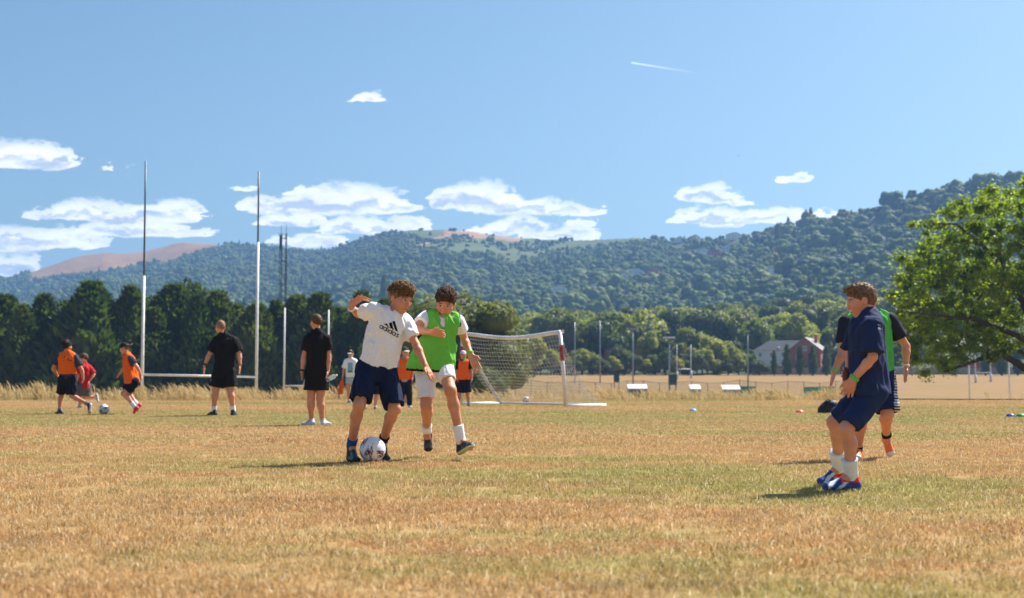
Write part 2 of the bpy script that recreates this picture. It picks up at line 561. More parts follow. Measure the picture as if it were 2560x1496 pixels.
def h1(x, y): return float(height(np.array([x]), np.array([y]))[0])


def grid_mesh(name, xs_of_row, ys):
    n = len(xs_of_row[0]); m = len(ys)
    X = np.array(xs_of_row); Y = np.repeat(np.array(ys)[:, None], n, 1)
    Z = height(X, Y)
    V = np.stack([X, Y, Z], -1).reshape(-1, 3)
    i = np.arange(m - 1)[:, None] * n + np.arange(n - 1)[None, :]
    Fc = np.stack([i, i + 1, i + n + 1, i + n], -1).reshape(-1, 4)
    return mesh_np(name, V, Fc, True), V


ys = np.concatenate([np.array([-3000, -1500, -700, -300, -120, -50, -20, -8]), np.linspace(-4, 46, 26), np.linspace(46.8, 62, 32), np.linspace(66, 230, 30), np.linspace(236, Y0H, 24)])
sx = np.linspace(-1, 1, 121)
xr = np.sign(sx) * (np.sinh(np.abs(sx) * 5.2) / np.sinh(5.2)) * 3500
me, _ = grid_mesh('ground', [xr] * len(ys), ys)
M_TURF = turf_mat()
ground = tag(link('ground', me, M_TURF), 'parched tan and green playing field turf', 'ground', kind='structure')

qs = np.concatenate([np.linspace(-4000, -420, 30), np.linspace(-400, 2960, 260), np.linspace(2990, 6500, 30)])
yh = np.concatenate([np.linspace(Y0H, 1000, 70), np.linspace(1012, 3000, 110), np.linspace(3060, 5200, 12)])
rows = [(qs - 1280) / FP * y for y in yh]
me, V = grid_mesh('hills', rows, yh)
qv = 1280 + FP * V[:, 0] / V[:, 1]
pyv = HOR - FP * (V[:, 2] - EYE) / V[:, 1]
BROWN = np.array([(60, 690), (105, 682), (236, 667), (288, 660), (362, 641), (415, 645), (467, 625), (524, 609), (560, 600)], float)
OPEN_ = np.array([(1000, 560), (1040, 600), (1065, 610), (1133, 620), (1200, 640), (1304, 648), (1372, 629), (1474, 615), (1560, 604), (1611, 597), (1640, 585)], float)
def zone(q, py, P):
    w = (vnoise(P, 1 / 90.0, 5) - 0.5) * 14
    b = (q > 70) & (q < 560) & (py + w < np.interp(q, BROWN[:, 0], BROWN[:, 1]) + 15)
    o = (q > 1000) & (q < 1640) & (py + w < np.interp(q, OPEN_[:, 0], OPEN_[:, 1]) + 12)
    return b, o
bz, oz = zone(qv, pyv, V)
n_a = fbm(V, 1 / 60.0, 4, 9)[:, None]
colv = np.array([0.045, 0.060, 0.022]) * (0.8 + 0.5 * n_a)
colv = np.where(oz[:, None], np.array([0.085, 0.108, 0.032]) * (0.7 + 0.6 * n_a), colv)
top = oz & (qv > 1110) & (qv < 1300) & (pyv < np.interp(qv, [1110, 1170, 1300], [590, 592, 603]))
path = oz & (np.abs(pyv - np.interp(qv, [1050, 1070, 1100, 1135], [618, 604, 592, 582])) < 4) & (qv > 1050) & (qv < 1140)
colv = np.where((top | path)[:, None], np.array([0.30, 0.17, 0.085]) * (0.75 + 0.5 * n_a), colv)
colv = np.where(bz[:, None], np.array([0.25, 0.135, 0.048]) * (0.65 + 0.7 * n_a), colv)
near_f = (V[:, 1] < 352)
colv = np.where(near_f[:, None], np.array([0.36, 0.25, 0.11]) * (0.7 + 0.6 * n_a), colv)
set_col(me, colv)
hills = tag(link('hills', me, col_mat('hill_ground', 0.95, 0.08, 0.25)), 'range of hills with brown bare tops', 'hills', kind='structure')

# ------------------------------------------------------------------ scattering of what nobody could count
def scatter(name, pts, rot, scl, idx, sources, label, cat):
    me = bpy.data.meshes.new(name)
    me.vertices.add(len(pts)); me.vertices.foreach_set('co', np.asarray(pts, np.float32).ravel())
    a = me.attributes.new('rot', 'FLOAT_VECTOR', 'POINT'); a.data.foreach_set('vector', np.asarray(rot, np.float32).ravel())
    a = me.attributes.new('scl', 'FLOAT_VECTOR', 'POINT'); a.data.foreach_set('vector', np.asarray(scl, np.float32).ravel())
    a = me.attributes.new('idx', 'INT', 'POINT'); a.data.foreach_set('value', np.asarray(idx, np.int32))
    o = link(name, me)
    col = bpy.data.collections.new(name + '_source')
    for s in sources: col.objects.link(s)
    ng = bpy.data.node_groups.new(name, 'GeometryNodeTree')
    ng.interface.new_socket('Geometry', in_out='INPUT', socket_type='NodeSocketGeometry')
    ng.interface.new_socket('Geometry', in_out='OUTPUT', socket_type='NodeSocketGeometry')
    N = ng.nodes; L = ng.links
    gi = N.new('NodeGroupInput'); go = N.new('NodeGroupOutput')
    ci = N.new('GeometryNodeCollectionInfo'); ci.inputs['Collection'].default_value = col
    ci.inputs['Separate Children'].default_value = True; ci.inputs['Reset Children'].default_value = True
    ip = N.new('GeometryNodeInstanceOnPoints'); ip.inputs['Pick Instance'].default_value = True
    def attr(nm, dt):
        nd = N.new('GeometryNodeInputNamedAttribute'); nd.data_type = dt; nd.inputs['Name'].default_value = nm
        return nd.outputs['Attribute']
    er = N.new('FunctionNodeEulerToRotation')
    L.new(attr('rot', 'FLOAT_VECTOR'), er.inputs[0])
    L.new(gi.outputs[0], ip.inputs['Points']); L.new(ci.outputs[0], ip.inputs['Instance'])
    L.new(attr('idx', 'INT'), ip.inputs['Instance Index']); L.new(er.outputs[0], ip.inputs['Rotation'])
    L.new(attr('scl', 'FLOAT_VECTOR'), ip.inputs['Scale']); L.new(ip.outputs[0], go.inputs[0])
    md = o.modifiers.new('scatter', 'NODES'); md.node_group = ng
    return tag(o, label, cat, kind='stuff')


def src(name, me, mat):
    me.materials.append(mat)
    return bpy.data.objects.new(name, me)


def blades(n, half, hmin, hmax, w, lean, seed, seg=1):
    r = np.random.default_rng(seed)
    x = r.uniform(-half, half, n); y = r.uniform(-half, half, n)
    h = r.uniform(hmin, hmax, n); a = r.uniform(0, 2 * np.pi, n); b = r.uniform(0, 2 * np.pi, n)
    ln = r.uniform(0.1, lean, n) * h
    ww = w * r.uniform(0.6, 1.3, n)
    base = np.stack([x, y, np.full(n, -0.004)], -1)
    side = np.stack([np.cos(a), np.sin(a), np.zeros(n)], -1) * ww[:, None] * 0.5
    ld = np.stack([np.cos(b), np.sin(b), np.zeros(n)], -1)
    mid = base + ld * (ln * 0.35)[:, None] + np.array([0, 0, 1]) * (h * 0.6)[:, None]
    tip = base + ld * ln[:, None] + np.array([0, 0, 1]) * (h * (1 - 0.25 * ln / h))[:, None]
    V = np.stack([base - side, base + side, mid + side * 0.8, mid - side * 0.8, tip], 1).reshape(-1, 3)
    k = np.arange(n)[:, None] * 5
    return mesh_np('tuft', V, [k + np.array([[0, 1, 2, 3]]), k + np.array([[3, 2, 4]])])


M_BLADE = blade_mat()
def frustum_pts(y0, y1, dens, seed, margin=1.22):
    r = np.random.default_rng(seed)
    hw = 0.3765 * margin
    n = int(dens * hw * (y1 * y1 - y0 * y0))
    Y = np.sqrt(r.uniform(y0 * y0, y1 * y1, n)); X = r.uniform(-1, 1, n) * hw * Y
    return X, Y, r
tufts = [src('tuft_%d' % i, blades(150, 0.13, 0.014, 0.045, 0.0042, 0.9, i), M_BLADE) for i in range(5)]
tufts += [src('tuft_%d' % (5 + i), blades(70, 0.10, 0.02, 0.06, 0.005, 1.1, 20 + i), M_BLADE) for i in range(2)]
tufts += [src('tuft_7', blades(160, 0.26, 0.02, 0.05, 0.010, 0.9, 40), M_BLADE), src('tuft_8', blades(160, 0.26, 0.02, 0.055, 0.010, 0.9, 41), M_BLADE)]
PX, PY, PR, PS, PI = [], [], [], [], []
for (y0, y1, dens, sd) in ((3.2, 8.0, 62, 1), (8.0, 15.0, 46, 2), (15.0, 28.0, 20, 3), (28.0, 52.5, 8, 4)):
    X, Y, r = frustum_pts(y0, y1, dens, sd)
    n = len(X)
    tall = fbm(np.stack([X, Y, 0 * X], -1), 1.1, 3, 12)
    s = (0.52 + 0.50 * tall) * r.uniform(0.8, 1.2, n) * (1.0 if y0 < 28 else 1.15)
    PX.append(X); PY.append(Y); PR.append(r.uniform(0, 6.28, n)); PS.append(s)
    PI.append(r.integers(0, 7, n) if y0 < 15 else r.integers(7, 9, n))
PX, PY, PR, PS, PI = map(np.concatenate, (PX, PY, PR, PS, PI))
PZ = height(PX, PY)
sc3 = np.stack([np.ones_like(PS), np.ones_like(PS), PS], -1)
scatter('grass', np.stack([PX, PY, PZ], -1), np.stack([0 * PR, 0 * PR, PR], -1), sc3, PI, tufts, 'short dry grass covering the playing field', 'grass')


# tall seeding grass on the bank
def stalks(n, half, hmin, hmax, seed):
    r = np.random.default_rng(seed); Vs, Fs, T = [], [], []
    k = 0
    for i in range(n):
        x, y = r.uniform(-half, half), r.uniform(-half * 0.6, half * 0.6)
        h = r.uniform(hmin, hmax); ln = -r.uniform(0.12, 0.55) * h; ly = r.uniform(-0.2, 0.2) * h
        p = [np.array([x, y, -0.02]), np.array([x + ln * .15, y + ly * .2, h * .45]), np.array([x + ln * .5, y + ly * .6, h * .8]), np.array([x + ln, y + ly, h * (0.97)])]
        a = r.uniform(0, 3.14); sd = np.array([np.cos(a), np.sin(a) * 0.6, 0])
        w = [0.008, 0.007, 0.024 if i % 3 else 0.007, 0.005]
        for c, ww in zip(p, w): Vs += [c - sd * ww, c + sd * ww]
        for j in range(3): Fs.append((k + 2 * j, k + 2 * j + 1, k + 2 * j + 3, k + 2 * j + 2))
        k += 8
    return mesh_np('stalks', np.array(Vs), np.array(Fs))
M_STRAW = straw_mat()
st_src = [src('stalk_%d' % i, stalks(16, 0.30, 0.18, 0.66, 60 + i), M_STRAW) for i in range(4)]
n = 3600
X = rng.uniform(-30, 30, n); d = rng.uniform(-3.6, 1.6, n)
Y = edge_y(X) + d
q = 1280 + FP * X / Y
keep = (fbm(np.stack([X, Y, 0 * X], -1), 0.5, 3, 31) + rng.uniform(-.12, .12, n) > np.where(q < 1150, 0.40, np.where(q < 2130, 0.38, 0.78)) + np.clip(-d - 1.6, 0, 3) * 0.14)
X, Y, q = X[keep], Y[keep], q[keep]; n = len(X)
s = rng.uniform(0.55, 1.15, n) * np.where(q < 1200, 0.9, 0.72) * (0.55 + 0.9 * fbm(np.stack([X, Y, 0 * X], -1), 0.35, 3, 33))
scatter('long_grass', np.stack([X, Y, height(X, Y)], -1), np.stack([0 * X, 0 * X, rng.uniform(-.5, .5, n)], -1), np.stack([s, s, s], -1), rng.integers(0, 4, n), st_src,
        'tall straw coloured grass along the far edge of the pitch', 'grass')

# ------------------------------------------------------------------ foliage shapes
def ico(sub):
    bm = bmesh.new(); bmesh.ops.create_icosphere(bm, subdivisions=sub, radius=1.0)
    V = np.array([v.co for v in bm.verts]); Fc = np.array([[v.index for v in f.verts] for f in bm.faces]); bm.free()
    return V, Fc
ICO1, ICO2, ICO3 = ico(1), ico(2), ico(3)


def leaf_quads(Cn, Nn, size, r, aspect=1.5, jitter=0.8):
    n = len(Cn)
    N = Nn + r.normal(0, jitter, (n, 3)); N /= np.linalg.norm(N, axis=1)[:, None] + 1e-9
    A = np.cross(N, r.normal(0, 1, (n, 3))); A /= np.linalg.norm(A, axis=1)[:, None] + 1e-9
    B = np.cross(N, A)
    s = (size * r.uniform(0.6, 1.4, n))[:, None]
    a = A * s * 0.5 * aspect; b = B * s * 0.5
    V = np.stack([Cn - a, Cn + b * 0.9, Cn + a, Cn - b], 1).reshape(-1, 3)
    return V, np.arange(n)[:, None] * 4 + np.arange(4)[None]


def join(parts):
    Vs, T, Q, k = [], [], [], 0
    for V, Fc in parts:
        Vs.append(V); (T if Fc.shape[1] == 3 else Q).append(Fc + k); k += len(V)
    return np.concatenate(Vs), [np.concatenate(x) for x in (T, Q) if x]


def sph(n, r):
    v = r.normal(0, 1, (n, 3)); return v / np.linalg.norm(v, axis=1)[:, None]


def broad_crown(seed, nl=18, leaves=2000, leaf=0.042, oval=(0.5, 0.5, 0.40), zc=0.55, low=0.06):
    """crown of a broadleaf tree of height 1 (crown radius about 0.5)"""
    r = np.random.default_rng(seed); parts = []
    Lc = []
    for i in range(nl):
        d = sph(1, r)[0]; k = r.uniform(0.45, 0.82) if i else 0
        c = np.array([0, 0, zc]) + d * np.array(oval) * k
        c[2] = max(c[2], low + 0.12)
        Lc.append((c, r.uniform(0.14, 0.22) * (1.2 if i == 0 else 1)))
    for c, rad in Lc:
        V, Fc = ICO2
        dn = 0.78 + 0.35 * vnoise(V * 1.0 + c * 7, 2.6, seed)
        parts.append((c + V * np.array([rad, rad, rad * 0.85]) * dn[:, None] * 0.88, Fc))
    per = leaves // nl
    for c, rad in Lc:
        d = sph(per, r); d[:, 2] = np.where(d[:, 2] < -0.35, -d[:, 2], d[:, 2])
        p = c + d * np.array([rad, rad, rad * 0.85]) * r.uniform(0.8, 1.12, per)[:, None]
        parts.append(leaf_quads(p, d, np.full(per, leaf), r))
    V, Fs = join(parts)
    return mesh_np('crown', V, Fs)


def trunk_mesh(seed, h=0.5, r0=0.035, limbs=5):
    r = np.random.default_rng(seed); mb = MB()
    mb.tube([(0, 0, -0.03), (0.004, 0, h * 0.3), (0.01, 0.006, h * 0.7), (0.0, 0.01, h)], [r0 * 1.35, r0, r0 * 0.8, r0 * 0.5], 7)
    for i in range(limbs):
        a = r.uniform(0, 6.28); z0 = h * r.uniform(0.5, 0.9); L = r.uniform(0.2, 0.34)
        mb.tube([(0, 0, z0), (math.cos(a) * L * .5, math.sin(a) * L * .5, z0 + L * .35), (math.cos(a) * L, math.sin(a) * L, z0 + L * .75)], [r0 * .5, r0 * .33, r0 * .15], 5)
    me = bpy.data.meshes.new('trunk'); me.from_pydata(mb.v, [], mb.f); me.update()
    return me


def conifer_crown(seed, sprays=3600, rad=0.20, p=1.7, size=0.058, low=0.0, tip=0.8):
    """dense upright cypress of height 1"""
    r = np.random.default_rng(seed)
    lob = r.uniform(0, 6.28, 5)
    def R(z, a):
        return rad * np.clip(1 - z ** p, 0, 1) ** tip * (1 + 0.13 * np.sin(3 * a + lob[0] + 5 * z) + 0.12 * np.sin(5 * a + lob[1] - 9 * z) + 0.10 * np.sin(17 * z + 2 * a + lob[2]))
    zs = np.linspace(low, 0.97, 18); an = np.linspace(0, 2 * np.pi, 15)[:-1]
    V = np.array([[0.86 * R(np.array(z), np.array(a)) * math.cos(a), 0.86 * R(np.array(z), np.array(a)) * math.sin(a), z] for z in zs for a in an])
    k = len(an); i = (np.arange(len(zs) - 1)[:, None] * k)
    j = np.arange(k)[None]; jn = (j + 1) % k
    Fc = np.stack([i + j, i + jn, i + k + jn, i + k + j], -1).reshape(-1, 4)
    z = low + (0.98 - low) * r.uniform(0, 1, sprays) ** 0.85; a = r.uniform(0, 2 * np.pi, sprays)
    rr = R(z, a) * r.uniform(0.82, 1.12, sprays)
    Cn = np.stack([rr * np.cos(a), rr * np.sin(a), z], -1)
    out = np.stack([np.cos(a), np.sin(a), 0 * a], -1)
    up = out * r.uniform(0.25, 0.75, sprays)[:, None] + np.array([0, 0, 1]); up += r.normal(0, 0.22, (sprays, 3)); up /= np.linalg.norm(up, axis=1)[:, None]
    sd = np.cross(up, out + r.normal(0, .5, (sprays, 3))); sd /= np.linalg.norm(sd, axis=1)[:, None] + 1e-9
    s = (size * r.uniform(0.6, 1.5, sprays))[:, None]
    Vq = np.stack([Cn - sd * s * .26 - up * s * .3, Cn + sd * s * .26 - up * s * .3, Cn + sd * s * .20 + up * s * .4, Cn + up * s * 1.0, Cn - sd * s * .20 + up * s * .4], 1).reshape(-1, 3)
    kk = np.arange(sprays)[:, None] * 5
    V2, Fs = join([(V, Fc), (Vq, kk + np.array([[0, 1, 2, 4]]))])
    tri = kk + np.array([[4, 2, 3]]) + len(V)
    return mesh_np('crown', V2, Fs + [tri])


M_BARK = bark_mat()
M_FOL = leaf_mat('foliage', (0.10, 0.15, 0.026), (0.165, 0.215, 0.04), (0.21, 0.205, 0.05), 0.40, 0.6, 0.8, 0.25)
M_FOLD = leaf_mat('foliage_dark', (0.055, 0.085, 0.020), (0.085, 0.12, 0.03), (0.115, 0.125, 0.035), 0.32, 0.6, 0.6, 0.25)
M_FOLY = leaf_mat('foliage_light', (0.22, 0.265, 0.045), (0.30, 0.32, 0.06), (0.30, 0.28, 0.07), 0.42, 0.6, 0.6, 0.25)
M_OLIVE = leaf_mat('foliage_olive', (0.080, 0.105, 0.025), (0.15, 0.17, 0.042), (0.12, 0.13, 0.035), 0.38, 0.6, 0.3, 0.3)
M_CYP = leaf_mat('foliage_cypress', (0.030, 0.066, 0.020), (0.085, 0.130, 0.034), (0.10, 0.13, 0.035), 0.30, 0.65, 0.55, 0.35)
M_OAK = leaf_mat('foliage_oak', (0.085, 0.145, 0.018), (0.25, 0.33, 0.03), (0.18, 0.23, 0.022), 0.6, 0.45, 0.2, 0.35)
M_HILLT = leaf_mat('foliage_hill', (0.032, 0.082, 0.015), (0.090, 0.160, 0.025), (0.155, 0.195, 0.038), 0.36, 0.7, 1.0, 0.012)

BROAD = [broad_crown(100 + i, nl=16 + 2 * (i % 3), leaves=2400, oval=((0.42, 0.42, 0.36), (0.5, 0.5, 0.34), (0.36, 0.36, 0.42))[i % 3]) for i in range(6)]
TRUNK = [trunk_mesh(200 + i) for i in range(3)]
TRUNK_BARE = trunk_mesh(210, 0.6, 0.03, 0)
FINE = [broad_crown(150 + i, nl=26, leaves=11000, leaf=0.019, oval=(0.46, 0.46, 0.36)) for i in range(2)]
CYP = [conifer_crown(300 + i, rad=(0.23, 0.25, 0.22, 0.24)[i], p=(1.3, 1.6, 1.15, 1.45)[i], tip=(1.05, .95, 1.1, 1.0)[i], size=0.048, sprays=4600) for i in range(4)]
COLM = [conifer_crown(320 + i, sprays=700, rad=0.125, p=2.4, size=0.07, low=0.07) for i in range(2)]


_mv = {}
def mat_version(me, mat):
    key = (me.name, mat.name)
    if key not in _mv:
        m2 = me.copy(); m2.materials.clear(); m2.materials.append(mat); _mv[key] = m2
    return _mv[key]


def tree(name, x, y, z, hgt, wid, crown, mat, trunk, label, cat='tree', group=None, rz=0.0):
    o = empty(name, (x, y, z), rz)
    o.scale = (wid, wid, hgt)
    link('crown', mat_version(crown, mat), None, o)
    link('trunk', mat_version(trunk, M_BARK), None, o)
    return tag(o, label, cat, group)


ORD = ['first', 'second', 'third', 'fourth', 'fifth', 'sixth', 'seventh', 'eighth', 'ninth', 'tenth', 'eleventh', 'twelfth', 'thirteenth', 'fourteenth', 'fifteenth',
       'sixteenth', 'seventeenth', 'eighteenth', 'nineteenth', 'twentieth', 'twenty-first', 'twenty-second', 'twenty-third', 'twenty-fourth', 'twenty-fifth', 'twenty-sixth', 'twenty-seventh', 'twenty-eighth']

# ---- row of tall cypresses behind the pitch (left half)
ROW = [(-40, 745), (12, 757), (58, 770), (110, 762), (165, 755), (228, 736), (282, 762), (328, 748), (385, 770), (435, 740), (492, 742), (545, 752), (590, 772), (640, 775), (690, 770), (745, 748),
       (800, 760), (850, 772), (905, 760), (962, 748), (1015, 770)]
for i, (px, pt) in enumerate(ROW):
    Y = 186 + 3 * math.sin(i * 2.3)
    p = at(px, pt, Y); zb = h1(p.x, Y); hh = p.z - zb + 0.6 + 0.9 * math.sin(i * 2.9)
    tree('cypress_tree', p.x, Y, zb, hh, hh * (1.66 + 0.2 * math.sin(i * 1.7)), CYP[i % 4], M_CYP, TRUNK_BARE,
         'dark cypress, %s from the left in the row behind the rugby posts' % ORD[i], 'tree', 'cypresses in the row behind the pitch', i * 1.3)
for i, (px, pt, w, lb) in enumerate([(420, 712, .7, 'left of the three tall dark pines rising above the cypress row'), (472, 696, .75, 'tallest pine in the middle of the clump above the cypress row'), (520, 706, .7, 'right of the three tall dark pines rising above the cypress row')]):
    p = at(px, pt, 208); zb = h1(p.x, 208); hh = p.z - zb
    tree('pine_tree', p.x, 208, zb, hh, hh * w, BROAD[2 + 3 * (i % 2)], M_CYP, TRUNK[i], lb, 'tree', None, i)
# big olive coloured willow behind the goal
p = at(1158, 700, 150); zb = h1(p.x, 150)
tree('willow_tree', p.x, 150, zb, p.z - zb + .3, 17.5, FINE[0], M_OLIVE, TRUNK[0], 'large rounded olive green willow behind the boy in the green bib', 'tree', None, 2.0)
p = at(1050, 765, 156); zb = h1(p.x, 156)
tree('willow_tree', p.x, 156, zb, p.z - zb, 13.0, FINE[1], M_OLIVE, TRUNK[1], 'lower dark olive tree left of the large willow, behind the two boys', 'tree', None, 0.6)
p = at(1225, 790, 146); zb = h1(p.x, 146)
tree('willow_tree', p.x, 146, zb, p.z - zb, 10.5, FINE[1], M_OLIVE, TRUNK[2], 'low drooping olive tree seen through the left half of the goal net', 'tree', None, 0.3)
p = at(1180, 880, 140); zb = h1(p.x, 140)
tree('willow_tree', p.x, 140, zb, p.z - zb, 8.5, FINE[0], M_FOLD, TRUNK[2], 'dark shrubby tree at the foot of the large willow', 'tree', None, 1.3)

# ---- single trees and bushes beyond the far pitches
MID = [(1335, 842, 330, 9, 'L', 'bright green rounded tree seen through the right half of the goal net'), (1385, 872, 352, 7, 'L', 'small bright tree beside the near goalpost'), (1300, 850, 370, 9, 'D', 'dark tree behind the middle of the goal net'),
       (1432, 778, 362, 14, 'D', 'tall dark green tree right above the near goalpost'), (1512, 792, 366, 13, 'D', 'dark broad tree behind the two bare grey poles'), (1575, 800, 372, 11, 'M', 'green tree behind the slim floodlight'),
       (1622, 828, 358, 8, 'L', 'small light green tree between the two floodlights'), (1660, 838, 360, 9, 'D', 'dark tree behind the white topped floodlight'), (1725, 812, 372, 11, 'M', 'green tree behind the small far rugby posts'),
       (1790, 832, 356, 12, 'L', 'pale green spreading tree in front of the wood, left of the house'), (1842, 850, 362, 9, 'D', 'dark green tree close left of the white house end'), (1890, 796, 378, 14, 'M', 'tall green tree behind the white house end'),
       (1985, 786, 384, 16, 'L', 'broad yellow green tree behind the brick house'), (2072, 812, 390, 9, 'M', 'round green tree beside the brick house gable'), (2140, 800, 384, 14, 'D', 'dark green tree behind the boy in navy'),
       (2230, 812, 390, 15, 'M', 'green tree half hidden behind the oak'), (1455, 868, 350, 8, 'M', 'bushy green tree between goal and poles'), (1545, 862, 350, 7, 'D', 'dark low tree right of the bare grey poles'),
       (1705, 858, 352, 8, 'M', 'low green tree left of the small far rugby posts'), (1755, 868, 350, 6, 'L', 'small light tree right of the small far rugby posts')]
SHR = list(range(1300, 1900, 26))
for i, (px, pt, Y, w, k, lb) in enumerate(MID):
    p = at(px, pt, Y); zb = h1(p.x, Y); hh = (p.z - zb) * 1.02
    tree('broadleaf_tree', p.x, Y, zb, hh, w, BROAD[i % 6], {'L': M_FOLY, 'D': M_FOLD, 'M': M_FOL}[k], TRUNK[i % 3], lb, 'tree', None, i * 0.9)
for i, px in enumerate(SHR):
    Y = 346 + 3 * math.sin(i * 2.1)
    p = at(px, 884 + 14 * math.sin(i * 1.7), Y); zb = h1(p.x, Y)
    tree('field_bush', p.x, Y, zb - 0.8, p.z - zb + 0.8, 5.6, BROAD[(i * 2) % 6], (M_FOLY, M_FOL, M_FOLD)[i % 3], TRUNK[0], 'leafy bush, %s from the left in the low far hedge' % ORD[i], 'bush', 'bushes in the low far hedge', i)
# second rank of single trees
r2 = np.random.default_rng(5)
k2 = 0
for rank, (Y, pt0, n_, x0, x1) in enumerate([(440, 752, 15, 1290, 2330), (520, 722, 14, 1300, 2330), (610, 700, 14, 1340, 2330)]):
    for i in range(n_):
        px = x0 + (x1 - x0) * (i + 0.5) / n_ + r2.uniform(-18, 18); pt = pt0 + r2.uniform(-16, 24) + (14 if px < 1450 else 0)
        Yv = Y + r2.uniform(-25, 25)
        p = at(px, pt, Yv); zb = h1(p.x, Yv); hh = min(max(p.z - zb, 8), 19)
        mt = (M_FOL, M_FOLD, M_FOLY, M_FOL)[int(r2.integers(0, 4))]
        tone = {'foliage': 'green', 'foliage_dark': 'dark green', 'foliage_light': 'light green'}[mt.name]
        tree('wood_tree', p.x, Yv, zb, hh, hh * r2.uniform(0.85, 1.15), BROAD[int(r2.integers(0, 6))], mt, TRUNK[k2 % 3],
             '%s tree, %s from left in the %s rank of the wood below the hills' % (tone, ORD[i], ('front', 'middle', 'rear')[rank]), 'tree', 'trees of the wood below the hills', r2.uniform(0, 6))
        k2 += 1

# ---- far off woods on the hillsides
def hill_tree(seed):
    r = np.random.default_rng(seed); parts = []
    el = np.array([r.uniform(.85, 1.2), r.uniform(.85, 1.2), r.uniform(.8, 1.25)])
    for i in range(12):
        d = sph(1, r)[0] * r.uniform(.3, .72) * el if i else np.zeros(3); d[2] = d[2] * 0.7
        rad = r.uniform(0.26, 0.44) if i else .6; V, Fc = ICO2
        dn = 0.66 + 0.62 * vnoise(V + d * 5, 4.2, seed + i)
        parts.append((d + np.array([0, 0, 0.66]) + V * rad * dn[:, None], Fc))
        pp = sph(40, r); parts.append(leaf_quads(d + np.array([0, 0, .66]) + pp * rad * 1.0, pp, np.full(40, 0.13), r))
    V, Fs = join(parts); return mesh_np('hill_tree', V, Fs)
ht = [src('hill_tree_%d' % i, hill_tree(400 + i), M_HILLT) for i in range(6)]
cf = conifer_crown(77, sprays=300, rad=0.5, p=1.2, size=0.12); ht.append(src('hill_tree_6', cf, M_FOLD))
# houses scattered on the slope: photo pixel
HH = [(1788, 640, 12), (1819, 630, 10), (1762, 636, 9), (1592, 690, 12), (1634, 690, 11), (1398, 735, 12), (1500, 727, 12), (1941, 688, 9), (1958, 634, 11), (1742, 604, 9), (1700, 606, 10), (1836, 596, 14), (1720, 640, 8), (1560, 700, 8)]
def hill_Y(q, py):
    lo, hi = Y0H, float(np.interp(q, RDG[:, 0], RDG[:, 1]))
    for Yt in np.linspace(lo + 60, hi, 160):
        x = (q - 1280) / FP * Yt
        if HOR - FP * (h1(x, Yt) - EYE) / Yt <= py: return Yt
    return hi
HOUSE_AT = [(q, py, hill_Y(q, py + 4), w) for q, py, w in HH]
pts = []
for (y0, y1, sp) in ((392, 900, 10.5), (900, 1400, 9.0), (1400, 2950, 7.6)):
    n = int(0.96 / 2 * (y1 * y1 - y0 * y0) / sp ** 2 * 1.15)
    Y = np.sqrt(rng.uniform(y0 * y0, y1 * y1, n)); X = rng.uniform(-0.48, 0.48, n) * Y
    pts.append(np.stack([X, Y], -1))
P2 = np.concatenate(pts)
X, Y = P2[:, 0], P2[:, 1]; q = 1280 + FP * X / Y
Yr = np.interp(q, RDG[:, 0], RDG[:, 1])
ok = (Y < Yr + 12) & ~((q < 1000) & (Y < 900)) & ~((q < 2080) & (Y < 455))
X, Y, q = X[ok], Y[ok], q[ok]
Z = height(X, Y); py = HOR - FP * (Z - EYE) / Y
bz, oz = zone(q, py, np.stack([X, Y, Z], -1))
clump = fbm(np.stack([X, Y, 0 * X], -1), 1 / 55.0, 3, 44)
pk = np.where(bz, 0.0, np.where(oz, np.where(clump > 0.55, 0.5, 0.03), np.where(clump < 0.36, 0.35, 1.0)))
ok = rng.uniform(0, 1, len(X)) < pk
for (hq, hp, hy, hw) in HOUSE_AT:
    ok &= ~((np.abs(q - hq) < FP * hw / hy * 0.75) & (Y > hy - 75) & (Y < hy + 9))
X, Y, Z, q = X[ok], Y[ok], Z[ok], q[ok]; n = len(X)
s = (3.2 + 4.0 * rng.uniform(0, 1, n) ** 1.8) * np.where(Y < 1400, 1.08, 0.78) * np.where(rng.uniform(0, 1, n) < 0.10, 1.6, 1.0)
s = np.where((q > 640) & (q < 1700) & (py[ok] < 640), s * 0.8, s)
ix = np.where(rng.uniform(0, 1, n) < 0.06, 6, rng.integers(0, 6, n))
scl = np.stack([s, s, s * rng.uniform(0.8, 1.15, n)], -1)
scl[ix == 6] *= np.array([0.8, 0.8, 2.0])
scatter('hillside_woods', np.stack([X, Y, Z - 1.0], -1), np.stack([0 * X, 0 * X, rng.uniform(0, 6.28, n)], -1), scl, ix, ht, 'dense woods covering the hillsides', 'woods')
print('hill trees', n)

# ------------------------------------------------------------------ haze
M_H, t = new_mat('haze')
pv = t.node('ShaderNodeVolumePrincipled')
pv.inputs['Color'].default_value = (0.27, 0.50, 0.95, 1)
pv.inputs['Density'].default_value = 0.000175
pv.inputs['Anisotropy'].default_value = 0.25
t.put(t.out.inputs['Volume'], pv.outputs[0])
hz = MB().box(-4700, 4700, -200, 5400, -620, 330).build('haze', M_H)
tag(hz, 'pale blue summer haze in the air', 'haze', kind='stuff')
# ------------------------------------------------------------------ figures: smooth solid modelling
def smin(a, b, k):
    if k <= 0: return np.minimum(a, b)
    h = np.clip(0.5 + 0.5 * (b - a) / k, 0, 1)
    return b * (1 - h) + a * h - k * h * (1 - h)


def smax(a, b, k): return -smin(-a, -b, k)


def A(v): return np.array(v, dtype=np.float64)


def unit(v):
    v = np.asarray(v, float); return v / (np.linalg.norm(v) + 1e-12)


def rc(P, a, b, ra, rb):
    ba = b - a; L2 = ba @ ba + 1e-12
    t = np.clip(((P - a) @ ba) / L2, 0, 1)
    return np.linalg.norm(P - a - t[:, None] * ba, axis=1) - (ra + (rb - ra) * t)


